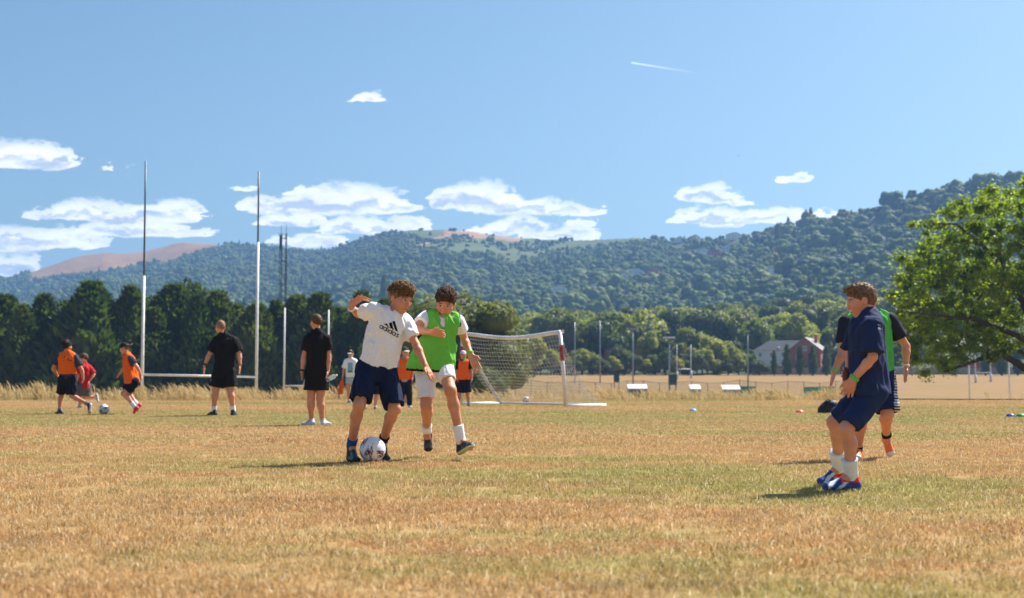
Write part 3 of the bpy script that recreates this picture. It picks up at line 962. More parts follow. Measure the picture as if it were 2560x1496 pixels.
def ell(P, c, R, r):
    q = (P - c) @ R.T / r
    k0 = np.linalg.norm(q, axis=1); k1 = np.linalg.norm(q / r, axis=1) + 1e-9
    return k0 * (k0 - 1) / k1


def ecap(P, a, b, u, ra, rb):
    """tapered limb of oval section; u = width direction, radii (across u, across depth)"""
    ba = b - a; L = np.linalg.norm(ba) + 1e-9; w = ba / L
    u = unit(u - w * (u @ w)); v = np.cross(w, u)
    q = P - a; h = q @ w; t = np.clip(h / L, 0, 1)
    ru = ra[0] + (rb[0] - ra[0]) * t; rv = ra[1] + (rb[1] - ra[1]) * t
    over = h - t * L
    m = np.minimum(ru, rv)
    rad = np.sqrt((q @ u / ru) ** 2 + (q @ v / rv) ** 2 + (over / m) ** 2)
    return (rad - 1) * m


def plane(P, p, n): return (P - p) @ unit(n)


def surf(f, lo, hi, h):
    """closed smooth surface of f<0 inside the box (surface nets)"""
    lo = A(lo) - 3 * h; hi = A(hi) + 3 * h
    K = 4; H = h * K
    nb = np.maximum(np.ceil((hi - lo) / H).astype(int), 2)
    cx = [lo[i] + H * (np.arange(nb[i]) + 0.5) for i in range(3)]
    G = np.stack(np.meshgrid(*cx, indexing='ij'), -1).reshape(-1, 3)
    dc = f(G).reshape(nb)
    near = np.abs(dc) < H * 2.0
    D = np.repeat(np.repeat(np.repeat(np.where(dc > 0, 9.0, -9.0), K, 0), K, 1), K, 2)
    m = np.repeat(np.repeat(np.repeat(near, K, 0), K, 1), K, 2)
    ix = np.argwhere(m)
    D[m] = f(lo + h * (ix + 0.5))
    s = D < 0
    nx, ny, nz = D.shape
    c = s[:-1, :-1, :-1].astype(np.int8)
    tot = np.zeros((nx - 1, ny - 1, nz - 1), np.int8)
    for a in (0, 1):
        for b in (0, 1):
            for e in (0, 1):
                tot += s[a:nx - 1 + a, b:ny - 1 + b, e:nz - 1 + e]
    act = (tot > 0) & (tot < 8)
    ci = np.argwhere(act)
    vid = np.full(act.shape, -1, np.int64); vid[act] = np.arange(len(ci))
    acc = np.zeros((len(ci), 3)); cnt = np.zeros(len(ci))
    corners = [(a, b, e) for a in (0, 1) for b in (0, 1) for e in (0, 1)]
    for a in corners:
        for ax in range(3):
            if a[ax]: continue
            b = list(a); b[ax] = 1
            d0 = D[ci[:, 0] + a[0], ci[:, 1] + a[1], ci[:, 2] + a[2]]; d1 = D[ci[:, 0] + b[0], ci[:, 1] + b[1], ci[:, 2] + b[2]]
            cr = (d0 < 0) != (d1 < 0)
            t = np.where(cr, np.clip(d0 / (d0 - d1 + 1e-12), 0, 1), 0)
            p = np.tile(A(a), (len(ci), 1)); p[:, ax] = t
            acc += p * cr[:, None]; cnt += cr
    V = lo + h * (ci + acc / np.maximum(cnt, 1)[:, None] + 0.5)
    Q = []
    for ax in range(3):
        o1, o2 = [(1, 2), (2, 0), (0, 1)][ax]
        sl = [slice(0, n) for n in (nx, ny, nz)]; sl2 = list(sl)
        sl[ax] = slice(0, -1); sl2[ax] = slice(1, None)
        ch = s[tuple(sl)] != s[tuple(sl2)]
        e = np.argwhere(ch)
        e = e[(e[:, o1] > 0) & (e[:, o2] > 0) & (e[:, o1] < (nx, ny, nz)[o1] - 1) & (e[:, o2] < (nx, ny, nz)[o2] - 1)]
        if not len(e): continue
        inside = s[e[:, 0], e[:, 1], e[:, 2]]
        def vi(d1, d2):
            k = e.copy(); k[:, o1] -= d1; k[:, o2] -= d2
            return vid[k[:, 0], k[:, 1], k[:, 2]]
        q = np.stack([vi(1, 1), vi(0, 1), vi(0, 0), vi(1, 0)], -1)
        q[~inside] = q[~inside][:, ::-1]
        Q.append(q)
    Q = np.concatenate(Q); Q = Q[(Q >= 0).all(1)]
    return V, Q


def relax(V, Q, n=1, lam=0.5):
    for _ in range(n):
        S = np.zeros_like(V); c = np.zeros(len(V))
        for i in range(4):
            a, b = Q[:, i], Q[:, (i + 1) % 4]
            np.add.at(S, a, V[b]); np.add.at(c, a, 1); np.add.at(S, b, V[a]); np.add.at(c, b, 1)
        V = V + lam * (S / np.maximum(c, 1)[:, None] - V)
    return V


# ---- skin, cloth and hair materials
def skin_mat(name, tone, brow, lip=(0.50, 0.17, 0.13), stubble=0.0):
    m, t = new_mat(name)
    a = t.node('ShaderNodeAttribute'); a.attribute_name = 'hp'
    x, y, z = t.sep(a.outputs['Vector'])          # head space: across, up, forward
    g = t.node('ShaderNodeNewGeometry')
    n = t.noise(g.outputs['Position'], 14.0, 4, 0.6)
    dk = tuple(c * k for c, k in zip(tone, (0.88, 0.82, 0.78)))
    c = t.mix(t.ramp(n, 0.3, 0.7), dk, tone)
    ax = t.m('ABSOLUTE', x)
    front = t.m('MULTIPLY', t.m('GREATER_THAN', z, 0.045), t.m('LESS_THAN', z, 0.14))
    def spot(cx, cy, rx, ry, lo=1.0, hi=0.6, tilt=0.0):
        u = t.m('DIVIDE', t.m('SUBTRACT', ax, cx), rx)
        yy = t.m('SUBTRACT', t.m('SUBTRACT', y, cy), t.m('MULTIPLY', t.m('SUBTRACT', ax, cx), tilt))
        v = t.m('DIVIDE', yy, ry)
        return t.m('MULTIPLY', t.ramp(t.m('ADD', t.m('MULTIPLY', u, u), t.m('MULTIPLY', v, v)), lo, hi), front)
    cheek = spot(0.038, -0.028, 0.028, 0.024, 1.0, 0.0)
    c = t.mix(t.m('MULTIPLY', cheek, 0.35), c, (0.62, 0.22, 0.16))
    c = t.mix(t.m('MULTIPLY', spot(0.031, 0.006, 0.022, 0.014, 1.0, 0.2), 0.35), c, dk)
    c = t.mix(spot(0.031, 0.004, 0.0155, 0.0062, 1.0, 0.7), c, (0.55, 0.50, 0.47))
    c = t.mix(spot(0.031, 0.004, 0.0075, 0.0062, 1.0, 0.7), c, (0.035, 0.022, 0.015))
    c = t.mix(spot(0.031, 0.0105, 0.0175, 0.0028, 1.0, 0.5), c, (0.04, 0.025, 0.018))
    c = t.mix(t.m('MULTIPLY', spot(0.032, 0.0255, 0.022, 0.0048, 1.0, 0.4, -0.12), 0.9), c, brow)
    c = t.mix(t.m('MULTIPLY', spot(0.0, -0.064, 0.024, 0.0085, 1.0, 0.5), 0.75), c, lip)
    c = t.mix(spot(0.0, -0.0635, 0.021, 0.0022, 1.0, 0.4), c, (0.09, 0.03, 0.025))
    c = t.mix(t.m('MULTIPLY', spot(0.008, -0.040, 0.004, 0.003, 1.0, 0.4), 0.8), c, (0.10, 0.04, 0.03))
    b = principled(t, c, 0.5, 0, 0.35)
    try:
        b.inputs['Subsurface Weight'].default_value = 0.12
        b.inputs['Subsurface Radius'].default_value = (0.9, 0.35, 0.2)
        b.inputs['Subsurface Scale'].default_value = 0.012
    except Exception: pass
    t.put(t.out.inputs[0], b.outputs[0])
    return m


def hair_mat(name, c0, c1):
    m, t = new_mat(name)
    g = t.node('ShaderNodeNewGeometry')
    n = t.noise(g.outputs['Position'], 55.0, 4, 0.65)
    c = t.mix(t.ramp(n, 0.3, 0.7), c0, c1)
    b = principled(t, c, 0.6, 0, 0.22)
    bp = t.node('ShaderNodeBump'); bp.inputs['Strength'].default_value = 0.8; bp.inputs['Distance'].default_value = 0.01
    t.put(bp.inputs['Height'], n); t.put(b.inputs['Normal'], bp.outputs[0])
    t.put(t.out.inputs[0], b.outputs[0])
    return m


SKIN_A = skin_mat('skin_tan', (0.68, 0.30, 0.175), (0.09, 0.05, 0.03))
SKIN_B = skin_mat('skin_warm', (0.70, 0.31, 0.18), (0.045, 0.028, 0.02))
SKIN_C = skin_mat('skin_fair', (0.74, 0.335, 0.22), (0.13, 0.075, 0.045))
HAIR_CURL = hair_mat('hair_light_brown', (0.085, 0.042, 0.018), (0.36, 0.205, 0.09))
HAIR_DARK = hair_mat('hair_dark_brown', (0.038, 0.021, 0.012), (0.16, 0.085, 0.045))
HAIR_BLACK = hair_mat('hair_black', (0.012, 0.010, 0.009), (0.035, 0.028, 0.024))
HAIR_BROWN = hair_mat('hair_brown', (0.085, 0.046, 0.025), (0.25, 0.145, 0.08))
HAIR_FAIR = hair_mat('hair_fair', (0.26, 0.15, 0.07), (0.50, 0.32, 0.16))
HAIR_CROP = hair_mat('hair_cropped', (0.24, 0.125, 0.075), (0.34, 0.18, 0.11))
M_CLOTH = col_mat('cloth', 0.85, 60.0, 0.06, 0.0, 0.15, True)
M_THIN = col_mat('thin_cloth', 0.85, 60.0, 0.05, 0.08, 0.15, True)
M_SHOE = col_mat('shoe', 0.5, 40.0, 0.08, 0.0, 0.4)


def hand(w, k, tip, side, r, curl=0.45, thumb=1.0, spread=0.16):
    """parts of a hand: w wrist, k knuckles, tip finger ends, side = towards the thumb. returns list of cones"""
    w, k, tip, side = A(w), A(k), A(tip), unit(side)
    fw = unit(k - w); side = unit(side - fw * (side @ fw)); nrm = np.cross(fw, side)
    L = np.linalg.norm(k - w); out = []
    wd = 0.036 * r
    palm = [(w + side * 0.010 * r, k + side * wd * 0.55, 0.017 * r, 0.015 * r), (w - side * 0.010 * r, k - side * wd * 0.7, 0.017 * r, 0.0135 * r), (w, k, 0.018 * r, 0.0155 * r)]
    out += palm
    fd = tip - k; fl = np.linalg.norm(fd); fd = unit(fd)
    for i, (o, ln) in enumerate(((0.95, 0.92), (0.32, 1.0), (-0.32, 0.95), (-0.95, 0.76))):
        b = k + side * wd * o * 0.85
        sp = side * (o * spread) + nrm * (0.10 * math.sin(i * 1.9))
        d1 = unit(fd + sp * 0.8); L1 = fl * ln
        m1 = b + unit(fw * 0.5 + d1 * 0.5) * L1 * 0.42
        e = b + d1 * L1
        m2 = m1 * 0.38 + e * 0.62 + unit(d1 + fw) * 0.004 * r
        out += [(b - fw * 0.01, m1, 0.0098 * r, 0.0088 * r), (m1, m2, 0.0088 * r, 0.0080 * r), (m2, e, 0.0080 * r, 0.0066 * r)]
    tb = w + fw * L * 0.25 + side * 0.018 * r
    t1 = tb + unit(fw * 0.75 + side * 0.75 * thumb) * 0.038 * r
    t2 = t1 + unit(fw * 1.0 + side * 0.35 * thumb + fd * 0.3) * 0.034 * r
    out += [(tb, t1, 0.0125 * r, 0.0105 * r), (t1, t2, 0.0105 * r, 0.008 * r)]
    return out


class Fig:
    """a posed figure built from joints given as (photo column, photo row, metres nearer(-)/farther(+) than Y)"""
    def __init__(self, Y, J, face, up=(0, 0, 1), sz=1.0, hs=1.0, fwd=(0, -1, 0), res=0.008, build=1.0, drop=None):
        self.Y = Y; self.sz = sz; self.hs = hs; self.res = res; self.bl = build
        self.j = {k: A(at(v[0], v[1], Y + (v[2] if len(v) > 2 else 0))) for k, v in J.items()}
        self.px = J
        self.f = unit(face); self.u = unit(A(up) - self.f * (A(up) @ self.f)); self.r = np.cross(self.f, self.u)   # viewer side: right-hand across
        self.R = np.stack([self.r, self.u, self.f])
        self.fwd = unit(fwd)
        j = self.j
        self.pel = (j['ha'] + j['hb']) / 2
        self.chest = (j['sa'] + j['sb']) / 2
        self.wu = unit(j['sb'] - j['sa'])
        self.shw = np.linalg.norm(j['sb'] - j['sa']) / 2
        self.hpw = np.linalg.norm(j['hb'] - j['ha']) / 2
        self.axis = unit(self.chest - self.pel)
        fw = self.fwd - self.axis * (self.fwd @ self.axis); self.tf = unit(fw)
        self.tu = unit(np.cross(self.axis, self.tf)); self.tu = self.tu if self.tu @ self.wu > 0 else -self.tu
        self.all = np.stack(list(j.values()))

    def head_sdf(self, P):
        h = self.hs
        q = (P - self.j['hd']) @ self.R.T / h
        I = np.eye(3); e = lambda c, r: ell(q, A(c), I, A(r))
        d = e((0, .022, -.012), (.074, .094, .092))
        d = smin(d, e((0, -.040, .022), (.056, .075, .066)), .03)
        d = smin(d, e((0, -.094, .052), (.026, .022, .026)), .03)
        d = smin(d, np.minimum(e((.040, -.022, .060), (.026, .026, .026)), e((-.040, -.022, .060), (.026, .026, .026))), .025)
        d = smin(d, e((0, .022, .078), (.045, .014, .014)), .02)
        for sx in (-1, 1):
            d = smax(d, -e((sx * .031, .004, .103), (.019, .013, .018)), .010)
            d = smin(d, e((sx * .031, .002, .079), (.013, .012, .012)), .004)
            d = smin(d, e((sx * .075, -.008, -.008), (.009, .030, .019)), .008)
        d = smin(d, rc(q, A((0, .012, .090)), A((0, -.030, .103)), .008, .0115), .010)
        d = smin(d, np.minimum(rc(q, A((.010, -.034, .098)), A((.010, -.034, .098)), .008, .008), rc(q, A((-.010, -.034, .098)), A((-.010, -.034, .098)), .008, .008)), .006)
        d = smin(d, e((0, -.060, .083), (.022, .006, .012)), .006)
        d = smin(d, e((0, -.070, .081), (.019, .006, .012)), .006)
        return d * h

    def limb(self, P, a, b, ra, rb):
        return rc(P, a, b, ra, rb)

    def body(self, P):
        j, s, B = self.j, self.sz, self.bl
        d = ecap(P, self.pel + self.axis * 0.02, self.chest - self.axis * 0.07 * s, self.tu, ((self.hpw + .055 * s), .088 * s * B), ((self.shw * .80 + .01), .098 * s * B))
        d = smin(d, rc(P, j['sa'] * .86 + j['sb'] * .14 - self.axis * .01, j['sb'] * .86 + j['sa'] * .14 - self.axis * .01, .052 * s, .052 * s), .05 * s)
        hb = j['hd'] - self.u * 0.055 * self.hs - self.f * 0.012 * self.hs
        d = smin(d, rc(P, j['nk'], hb, .052 * s, .046 * s), .03 * s)
        d = smin(d, rc(P, j['nk'], j['sa'] * .6 + j['nk'] * .4, .045 * s, .035 * s), .04 * s)
        d = smin(d, rc(P, j['nk'], j['sb'] * .6 + j['nk'] * .4, .045 * s, .035 * s), .04 * s)
        for k in 'ab':
            arm = rc(P, j['s' + k], j['e' + k], .047 * s * B, .036 * s * B)
            fm = j['e' + k] * .72 + j['w' + k] * .28
            arm = smin(arm, rc(P, j['e' + k], fm, .036 * s * B, .039 * s * B), .015)
            arm = smin(arm, rc(P, fm, j['w' + k], .038 * s * B, .0235 * s), .015)
            hnd = None
            for (a, b, ra, rb) in self.hands[k]:
                x = rc(P, a, b, ra, rb); hnd = x if hnd is None else smin(hnd, x, .004)
            arm = smin(arm, hnd, .012)
            d = smin(d, arm, .022 * s)
            leg = rc(P, j['h' + k], j['k' + k], .082 * s * B, .054 * s * B)
            sh = unit(j['n' + k] - j['k' + k]); bk = -self.tf - sh * (-self.tf @ sh)
            calf = j['k' + k] * .70 + j['n' + k] * .30 + unit(bk) * .016 * s
            leg = smin(leg, rc(P, j['k' + k], calf, .051 * s * B, .054 * s * B), .03)
            leg = smin(leg, rc(P, calf, j['n' + k], .052 * s * B, .034 * s), .03)
            if ('t' + k) in j:
                leg = smin(leg, rc(P, j['n' + k], j['t' + k] * .8 + j['l' + k] * .2, .033 * s, .022 * s), .02)
            d = smin(d, leg, .03 * s)
        return smin(d, self.head_sdf(P), .02 * s)

    def finish(self, name, label, skin, group=None):
        self.hands = getattr(self, 'hands', {})
        for k in 'ab':
            if k not in self.hands:
                w, t = self.j['w' + k], self.j['p' + k]
                kn = w * .48 + t * .52
                side = self.px_side.get(k, (0, -1, 0)) if hasattr(self, 'px_side') else (0, -1, 0)
                self.hands[k] = hand(w, kn, t, side, self.sz)
        lo = self.all.min(0) - .2; hi = self.all.max(0) + .2
        V, Q = surf(self.body, lo, hi, self.res)
        base = A((self.pel[0], self.pel[1], 0.0)); self.base = base
        me = mesh_np('person', V - base, Q, True)
        hp = (V - self.j['hd']) @ self.R.T / self.hs
        at_ = me.attributes.new('hp', 'FLOAT_VECTOR', 'POINT'); at_.data.foreach_set('vector', hp.astype(np.float32).ravel())
        self.o = link('person', me, skin, None, Vector(base))
        tag(self.o, label, 'person', group)
        return self.o

    def part(self, name, f, pts, col, mat=None, res=None, wr=0.0, label=None, paint_f=None, pad=.16, smooth_it=0, wr_scale=14):
        res = res or self.res
        pts = np.stack([A(p) for p in pts])
        if wr:
            def g(P):
                Pw = P.copy(); Pw[:, 2] = Pw[:, 2] * 0.5 + Pw[:, 0] * 0.35
                return f(P) + wr * (np.abs(fbm(Pw, wr_scale, 2, 5) - .5) * 2.2 - .45)
        else: g = f
        V, Q = surf(g, pts.min(0) - pad, pts.max(0) + pad, res)
        if not len(V): return None
        if smooth_it: V = relax(V, Q, smooth_it)
        me = mesh_np(name, V - self.base, Q, True)
        if mat is None or mat in (M_CLOTH, M_THIN, M_SHOE):
            c = np.tile(A(col), (len(V), 1))
            if paint_f: c = paint_f(V, c)
            set_col(me, c)
        o = link(name, me, mat or M_CLOTH, self.o)
        if label: o['label'] = label
        self.last = (V, Q)
        return o

    # -------------------------------------------------- clothing
    def torso_cloth(self, P, grow, hem, flare=0.0):
        s, B = self.sz, self.bl
        a = self.pel + self.axis * 0.02
        top = self.chest - self.axis * 0.07 * s
        d = ecap(P, a - self.axis * .14 * s, top, self.tu, ((self.hpw + .055 * s + grow + flare), .09 * s * B + grow + flare), ((self.shw * .82 + .012 + grow), .10 * s * B + grow))
        j = self.j
        d = smin(d, rc(P, j['sa'] * .84 + j['sb'] * .16 - self.axis * .008, j['sb'] * .84 + j['sa'] * .16 - self.axis * .008, .052 * s + grow, .052 * s + grow), .05 * s)
        d = smin(d, rc(P, j['nk'], j['sa'] * .6 + j['nk'] * .4, .046 * s + grow * .8, .036 * s + grow), .04 * s)
        d = smin(d, rc(P, j['nk'], j['sb'] * .6 + j['nk'] * .4, .046 * s + grow * .8, .036 * s + grow), .04 * s)
        return d

    def hem_plane(self, P, hem, tilt=(0, 0, 0)):
        return plane(P, hem, -(self.axis + A(tilt)))

    def shirt(self, col, grow=.016, hem=None, sleeve=.62, neck=.075, vneck=0.0, wr=.012, flare=.012, tilt=(0, 0, 0), mat=None, paint_f=None, label=None, name='shirt', sleeve_grow=.014, res=None):
        j, s = self.j, self.sz
        hem = self.pel - self.axis * .02 * s if hem is None else A(hem)
        nkc = j['nk'] + self.axis * .035 * s + self.tf * .01
        ends = {k: j['s' + k] + (j['e' + k] - j['s' + k]) * sleeve for k in 'ab'}
        def f(P):
            d = self.torso_cloth(P, grow, hem, flare)
            for k in 'ab':
                ax = unit(j['e' + k] - j['s' + k])
                sl = rc(P, j['s' + k], ends[k] + ax * .03, .050 * s * self.bl + sleeve_grow, .047 * s * self.bl + sleeve_grow * 1.6)
                sl = smax(sl, plane(P, ends[k], ax), .004)
                d = smin(d, sl, .03 * s)
            d = smax(d, self.hem_plane(P, hem, tilt), .006)
            cut = np.linalg.norm(P - nkc, axis=1) - neck * s
            if vneck:
                cut = np.minimum(cut, rc(P, nkc, nkc + self.tf * .07 - self.axis * vneck, .05 * s, .012 * s))
            return smax(d, -cut, .006)
        return self.part(name, f, [j['sa'], j['sb'], ends['a'], ends['b'], hem, self.pel, j['nk']], col, mat or M_CLOTH, res, wr, label, paint_f)

    def bib(self, col, trim, grow=.026, hem=None, flare=.03, tilt=(0, 0, 0), neck=.085, vneck=.05, wr=.016, arm=.085, label=None, edge=.011, paint_f=None, shift=(0, 0, 0)):
        j, s = self.j, self.sz
        hem = self.pel - self.axis * .03 * s if hem is None else A(hem)
        nkc = j['nk'] + self.axis * .03 * s + self.tf * .015
        st = {}
        def cuts(P):
            c1 = self.hem_plane(P, hem, tilt)
            c2 = -(np.linalg.norm(P - nkc, axis=1) - neck * s)
            if vneck: c2 = np.maximum(c2, -rc(P, nkc, nkc + self.tf * .08 - self.axis * vneck, .055 * s, .02 * s))
            c3 = None
            for k in 'ab':
                o = j['s' + k] + (j['s' + k] - self.chest) * .36
                x = -rc(P, o + self.axis * .02, o - self.axis * .13 * s, .066 * s, arm * s)
                c3 = x if c3 is None else np.maximum(c3, x)
            return c1, c2, c3
        def f(P):
            d = self.torso_cloth(P - A(shift) * np.clip(((self.chest - P) @ self.axis) / .5, 0, 1)[:, None], grow, hem, flare)
            for c in cuts(P): d = smax(d, c, .004)
            return d
        def pf(V, c):
            k1, k2, k3 = cuts(V)
            m = np.maximum.reduce([k1, np.where(((V - j['nk']) @ self.tf > .05) & ((V - j['nk']) @ self.axis < -.035) & (self.torso_cloth(V, grow, hem, flare) > -.008), k2 - edge * .2, -1), k3])
            if trim is not None:
                skin_d = self.torso_cloth(V - A(shift) * np.clip(((self.chest - V) @ self.axis) / .5, 0, 1)[:, None], grow, hem, flare)
                c = np.where(((m > -edge) & (skin_d > -.022))[:, None], A(trim), c)
            return paint_f(V, c) if paint_f else c
        return self.part('bib', f, [j['sa'], j['sb'], hem, self.pel, j['nk']], col, M_THIN, None, wr, label, pf)

    def shorts(self, col, length=.8, grow=.02, flare=.03, waist=.06, wr=.014, name='shorts', label=None, paint_f=None, hem_n=None):
        j, s = self.j, self.sz
        wa = self.pel + self.axis * (waist + .02) * s
        ends = {k: j['h' + k] + (j['k' + k] - j['h' + k]) * (length[k] if isinstance(length, dict) else length) for k in 'ab'}
        def f(P):
            d = ecap(P, self.pel - self.axis * .02, wa + self.axis * .05, self.tu, (self.hpw + .058 * s + grow, .092 * s * self.bl + grow), (self.hpw + .05 * s + grow, .088 * s * self.bl + grow))
            d = smax(d, plane(P, wa, self.axis), .004)
            for k in 'ab':
                ax = unit(j['k' + k] - j['h' + k])
                x = rc(P, j['h' + k] - ax * .02, ends[k] + ax * .04, .086 * s * self.bl + grow, .066 * s * self.bl + grow + (flare[k] if isinstance(flare, dict) else flare))
                x = smax(x, plane(P, ends[k], ax), .004)
                d = smin(d, x, .025 * s)
            return d
        return self.part(name, f, [j['ha'], j['hb'], ends['a'], ends['b'], wa], col, M_CLOTH, None, wr, label, paint_f)

    def trousers(self, col, grow=.016, waist=.06, wr=.014, name='trousers'):
        j, s = self.j, self.sz
        wa = self.pel + self.axis * (waist + .02) * s
        def f(P):
            d = ecap(P, self.pel - self.axis * .02, wa + self.axis * .05, self.tu, (self.hpw + .058 * s + grow, .092 * s * self.bl + grow), (self.hpw + .05 * s + grow, .088 * s * self.bl + grow))
            d = smax(d, plane(P, wa, self.axis), .004)
            for k in 'ab':
                x = smin(rc(P, j['h' + k], j['k' + k], .086 * s + grow, .062 * s + grow), rc(P, j['k' + k], j['n' + k], .062 * s + grow, .045 * s + grow), .03)
                x = smax(x, plane(P, j['n' + k], unit(j['n' + k] - j['k' + k])), .004)
                d = smin(d, x, .025 * s)
            return d
        return self.part(name, f, [j['ha'], j['hb'], j['na'], j['nb'], wa], col, M_CLOTH, None, wr)

    def sock(self, k, col, top=.22, grow=.006, low=1.05):
        j, s = self.j, self.sz
        a = j['n' + k] + (j['k' + k] - j['n' + k]) * top; ax = unit(j['k' + k] - j['n' + k])
        end = j['n' + k] - ax * .03 * s
        def f(P):
            d = smin(rc(P, j['n' + k] + ax * .01, j['k' + k] * .70 + j['n' + k] * .30, .036 * s + grow, .056 * s + grow), rc(P, end, j['n' + k], .036 * s + grow, .036 * s + grow), .01)
            d = smax(d, plane(P, a, ax), .003)
            return smax(d, plane(P, end, -ax), .003)
        return self.part('sock', f, [a, end], col, M_CLOTH, min(self.res, .009), .004, pad=.09)

    def shoe(self, k, upper, sole, sole_h=.020, collar=None, toe=None, stripes=None, under=None):
        j, s = self.j, self.sz
        t, h, n = j['t' + k], j['l' + k], j['n' + k]
        fw = unit(t - h); up = n - (t + h) / 2; up = unit(up - fw * (up @ fw)); sd = np.cross(fw, up)
        L = np.linalg.norm(t - h)
        b0 = h + fw * .035 * s; b1 = t - fw * .034 * s
        def f(P):
            q = P - h
            lo = ecap(P, b0 + up * .028 * s, b1 + up * .024 * s, sd, (.033 * s, .032 * s), (.041 * s, .023 * s))
            col_ = rc(P, b0 + up * .03 * s, n + (n - b0) * .0 + up * .012 * s, .037 * s, .039 * s)
            d = smin(lo, col_, .02)
            d = smin(d, rc(P, n * .7 + b1 * .3 - up * .008, b1 + up * .020 * s, .030 * s, .020 * s), .02)
            top_ = n + up * .022 * s
            d = smax(d, plane(P, top_, up), .004)
            return smax(d, plane(P, h - up * .002 * s, -up), .006)
        def pf(V, c):
            hh = (V - h) @ up; al = ((V - h) @ fw) / L
            if stripes is not None:
                st = ((al * 3.2 + hh * 16) % 1 < .42) & (al > .35) & (al < .9) & (hh > sole_h * s)
                c = np.where(st[:, None], A(stripes), c)
            if toe is not None: c = np.where((al > .80)[:, None], A(toe), c)
            if collar is not None: c = np.where((hh > .055 * s)[:, None] & (al < .55)[:, None], A(collar), c)
            c = np.where((hh < sole_h * s)[:, None], A(sole), c)
            if under is not None: c = np.where((hh < .006 * s)[:, None], A(under), c)
            return c
        return self.part('shoe', f, [t, h, n], upper, M_SHOE, min(self.res, .007), paint_f=pf, pad=.1)

    def band(self, name, k, where, col, rad=.028, wid=.008, part='we'):
        j = self.j
        a, b = j[part[0] + k], j[part[1] + k]
        c = a + (b - a) * where; ax = unit(b - a)
        def f(P):
            h_ = (P - c) @ ax; r_ = np.linalg.norm(P - c - h_[:, None] * ax, axis=1)
            return np.sqrt(np.maximum(np.abs(r_ - rad * self.sz) - .002, 0) ** 2 + np.maximum(np.abs(h_) - wid, 0) ** 2) - .0035
        return self.part(name, f, [c], col, M_CLOTH, .004, pad=.045)

    def hair(self, mat, thick=.016, lump=.02, lump_scale=38, front=(.09, .058), back=(-.07, -.075), extra=(), res=None, curls=0, curl_len=.03, taper=1.0, name='hair'):
        """front/back: (forward, up) of the hair line at forehead and nape, in head units"""
        h = self.hs
        sl = (front[1] - back[1]) / (front[0] - back[0]); nn = math.sqrt(1 + sl * sl)
        I = np.eye(3)
        def f(P):
            q = (P - self.j['hd']) @ self.R.T / h
            d = ell(q, A((0, .026, -.014)), I, A((.074 + thick * .7, .094 + thick, .092 + thick)))
            for (c, r) in extra: d = smin(d, ell(q, A(c), I, A(r)), .02)
            d = d + lump * (fbm(q, lump_scale, 2, 8) - .5) * np.clip((q[:, 1] + .03) / .06, .25, 1)
            cut = (front[1] + sl * (q[:, 2] - front[0]) - q[:, 1]) / nn
            sidew = np.clip((np.abs(q[:, 0]) - .03) / .03, 0, 1) * np.clip((.07 - q[:, 2]) / .03, 0, 1) + np.clip((-.03 - q[:, 2]) / .03, 0, 1)
            d = d + thick * .55 * np.clip(sidew, 0, 1) * (1 - np.clip(-cut / .06, 0, 1)) * taper
            d = smax(d, cut, .006)
            return d * h
        c = self.j['hd']
        o = self.part(name, f, [c - .10 * h, c + .12 * h], (0, 0, 0), mat, res or min(self.res, .007), pad=.07)
        if curls:
            V, Q = self.last
            r = np.random.default_rng(3); q = (V - c) @ self.R.T / h
            idx = np.where(q[:, 1] > front[1] * .5)[0]
            nrm = unit_rows(q - A((0, .01, -.01)))
            mbv, mbf, k = [], [], 0
            for i in r.choice(idx, curls):
                p = q[i]; n_ = nrm[i]; t1 = unit(np.cross(n_, r.normal(0, 1, 3))); L = curl_len * r.uniform(.6, 1.3)
                pts = [p - n_ * .004, p + n_ * L * .35 + t1 * L * .15, p + n_ * L * .45 + t1 * L * .55, p + n_ * L * .15 + t1 * L * .8]
                b_ = np.cross(n_, t1)
                for a_, w in zip(pts, (.0048, .005, .004, .0012)):
                    for an in (0, 2.1, 4.2): mbv.append(a_ + (b_ * math.cos(an) + n_ * math.sin(an)) * w)
                for s_ in range(3):
                    for e_ in range(3):
                        x0 = k + s_ * 3 + e_; x1 = k + s_ * 3 + (e_ + 1) % 3
                        mbf.append((x0, x1, x1 + 3, x0 + 3))
                k += 12
            # fine loose strands
            si = r.choice(idx, curls)
            for i in si:
                p = q[i]; n_ = nrm[i]; t1 = unit(np.cross(n_, r.normal(0, 1, 3))); L = curl_len * r.uniform(.5, 1.2)
                b_ = np.cross(n_, t1); w = .0011
                e1_ = p + n_ * L * .6 + t1 * L * .3; e2_ = p + n_ * L * .75 + t1 * L * .9
                mbv += [p - b_ * w, p + b_ * w, e1_ + b_ * w, e1_ - b_ * w, e2_ + b_ * w * .3, e2_ - b_ * w * .3]
                mbf += [(k, k + 1, k + 2, k + 3), (k + 3, k + 2, k + 4, k + 5)]; k += 6
            Vc = np.array(mbv) * h @ self.R + c
            V2 = np.concatenate([V, Vc]); Q2 = np.concatenate([Q, np.array(mbf) + len(V)])
            me = mesh_np(name, V2 - self.base, Q2, True); me.materials.append(mat)
            o.data = me
        return o

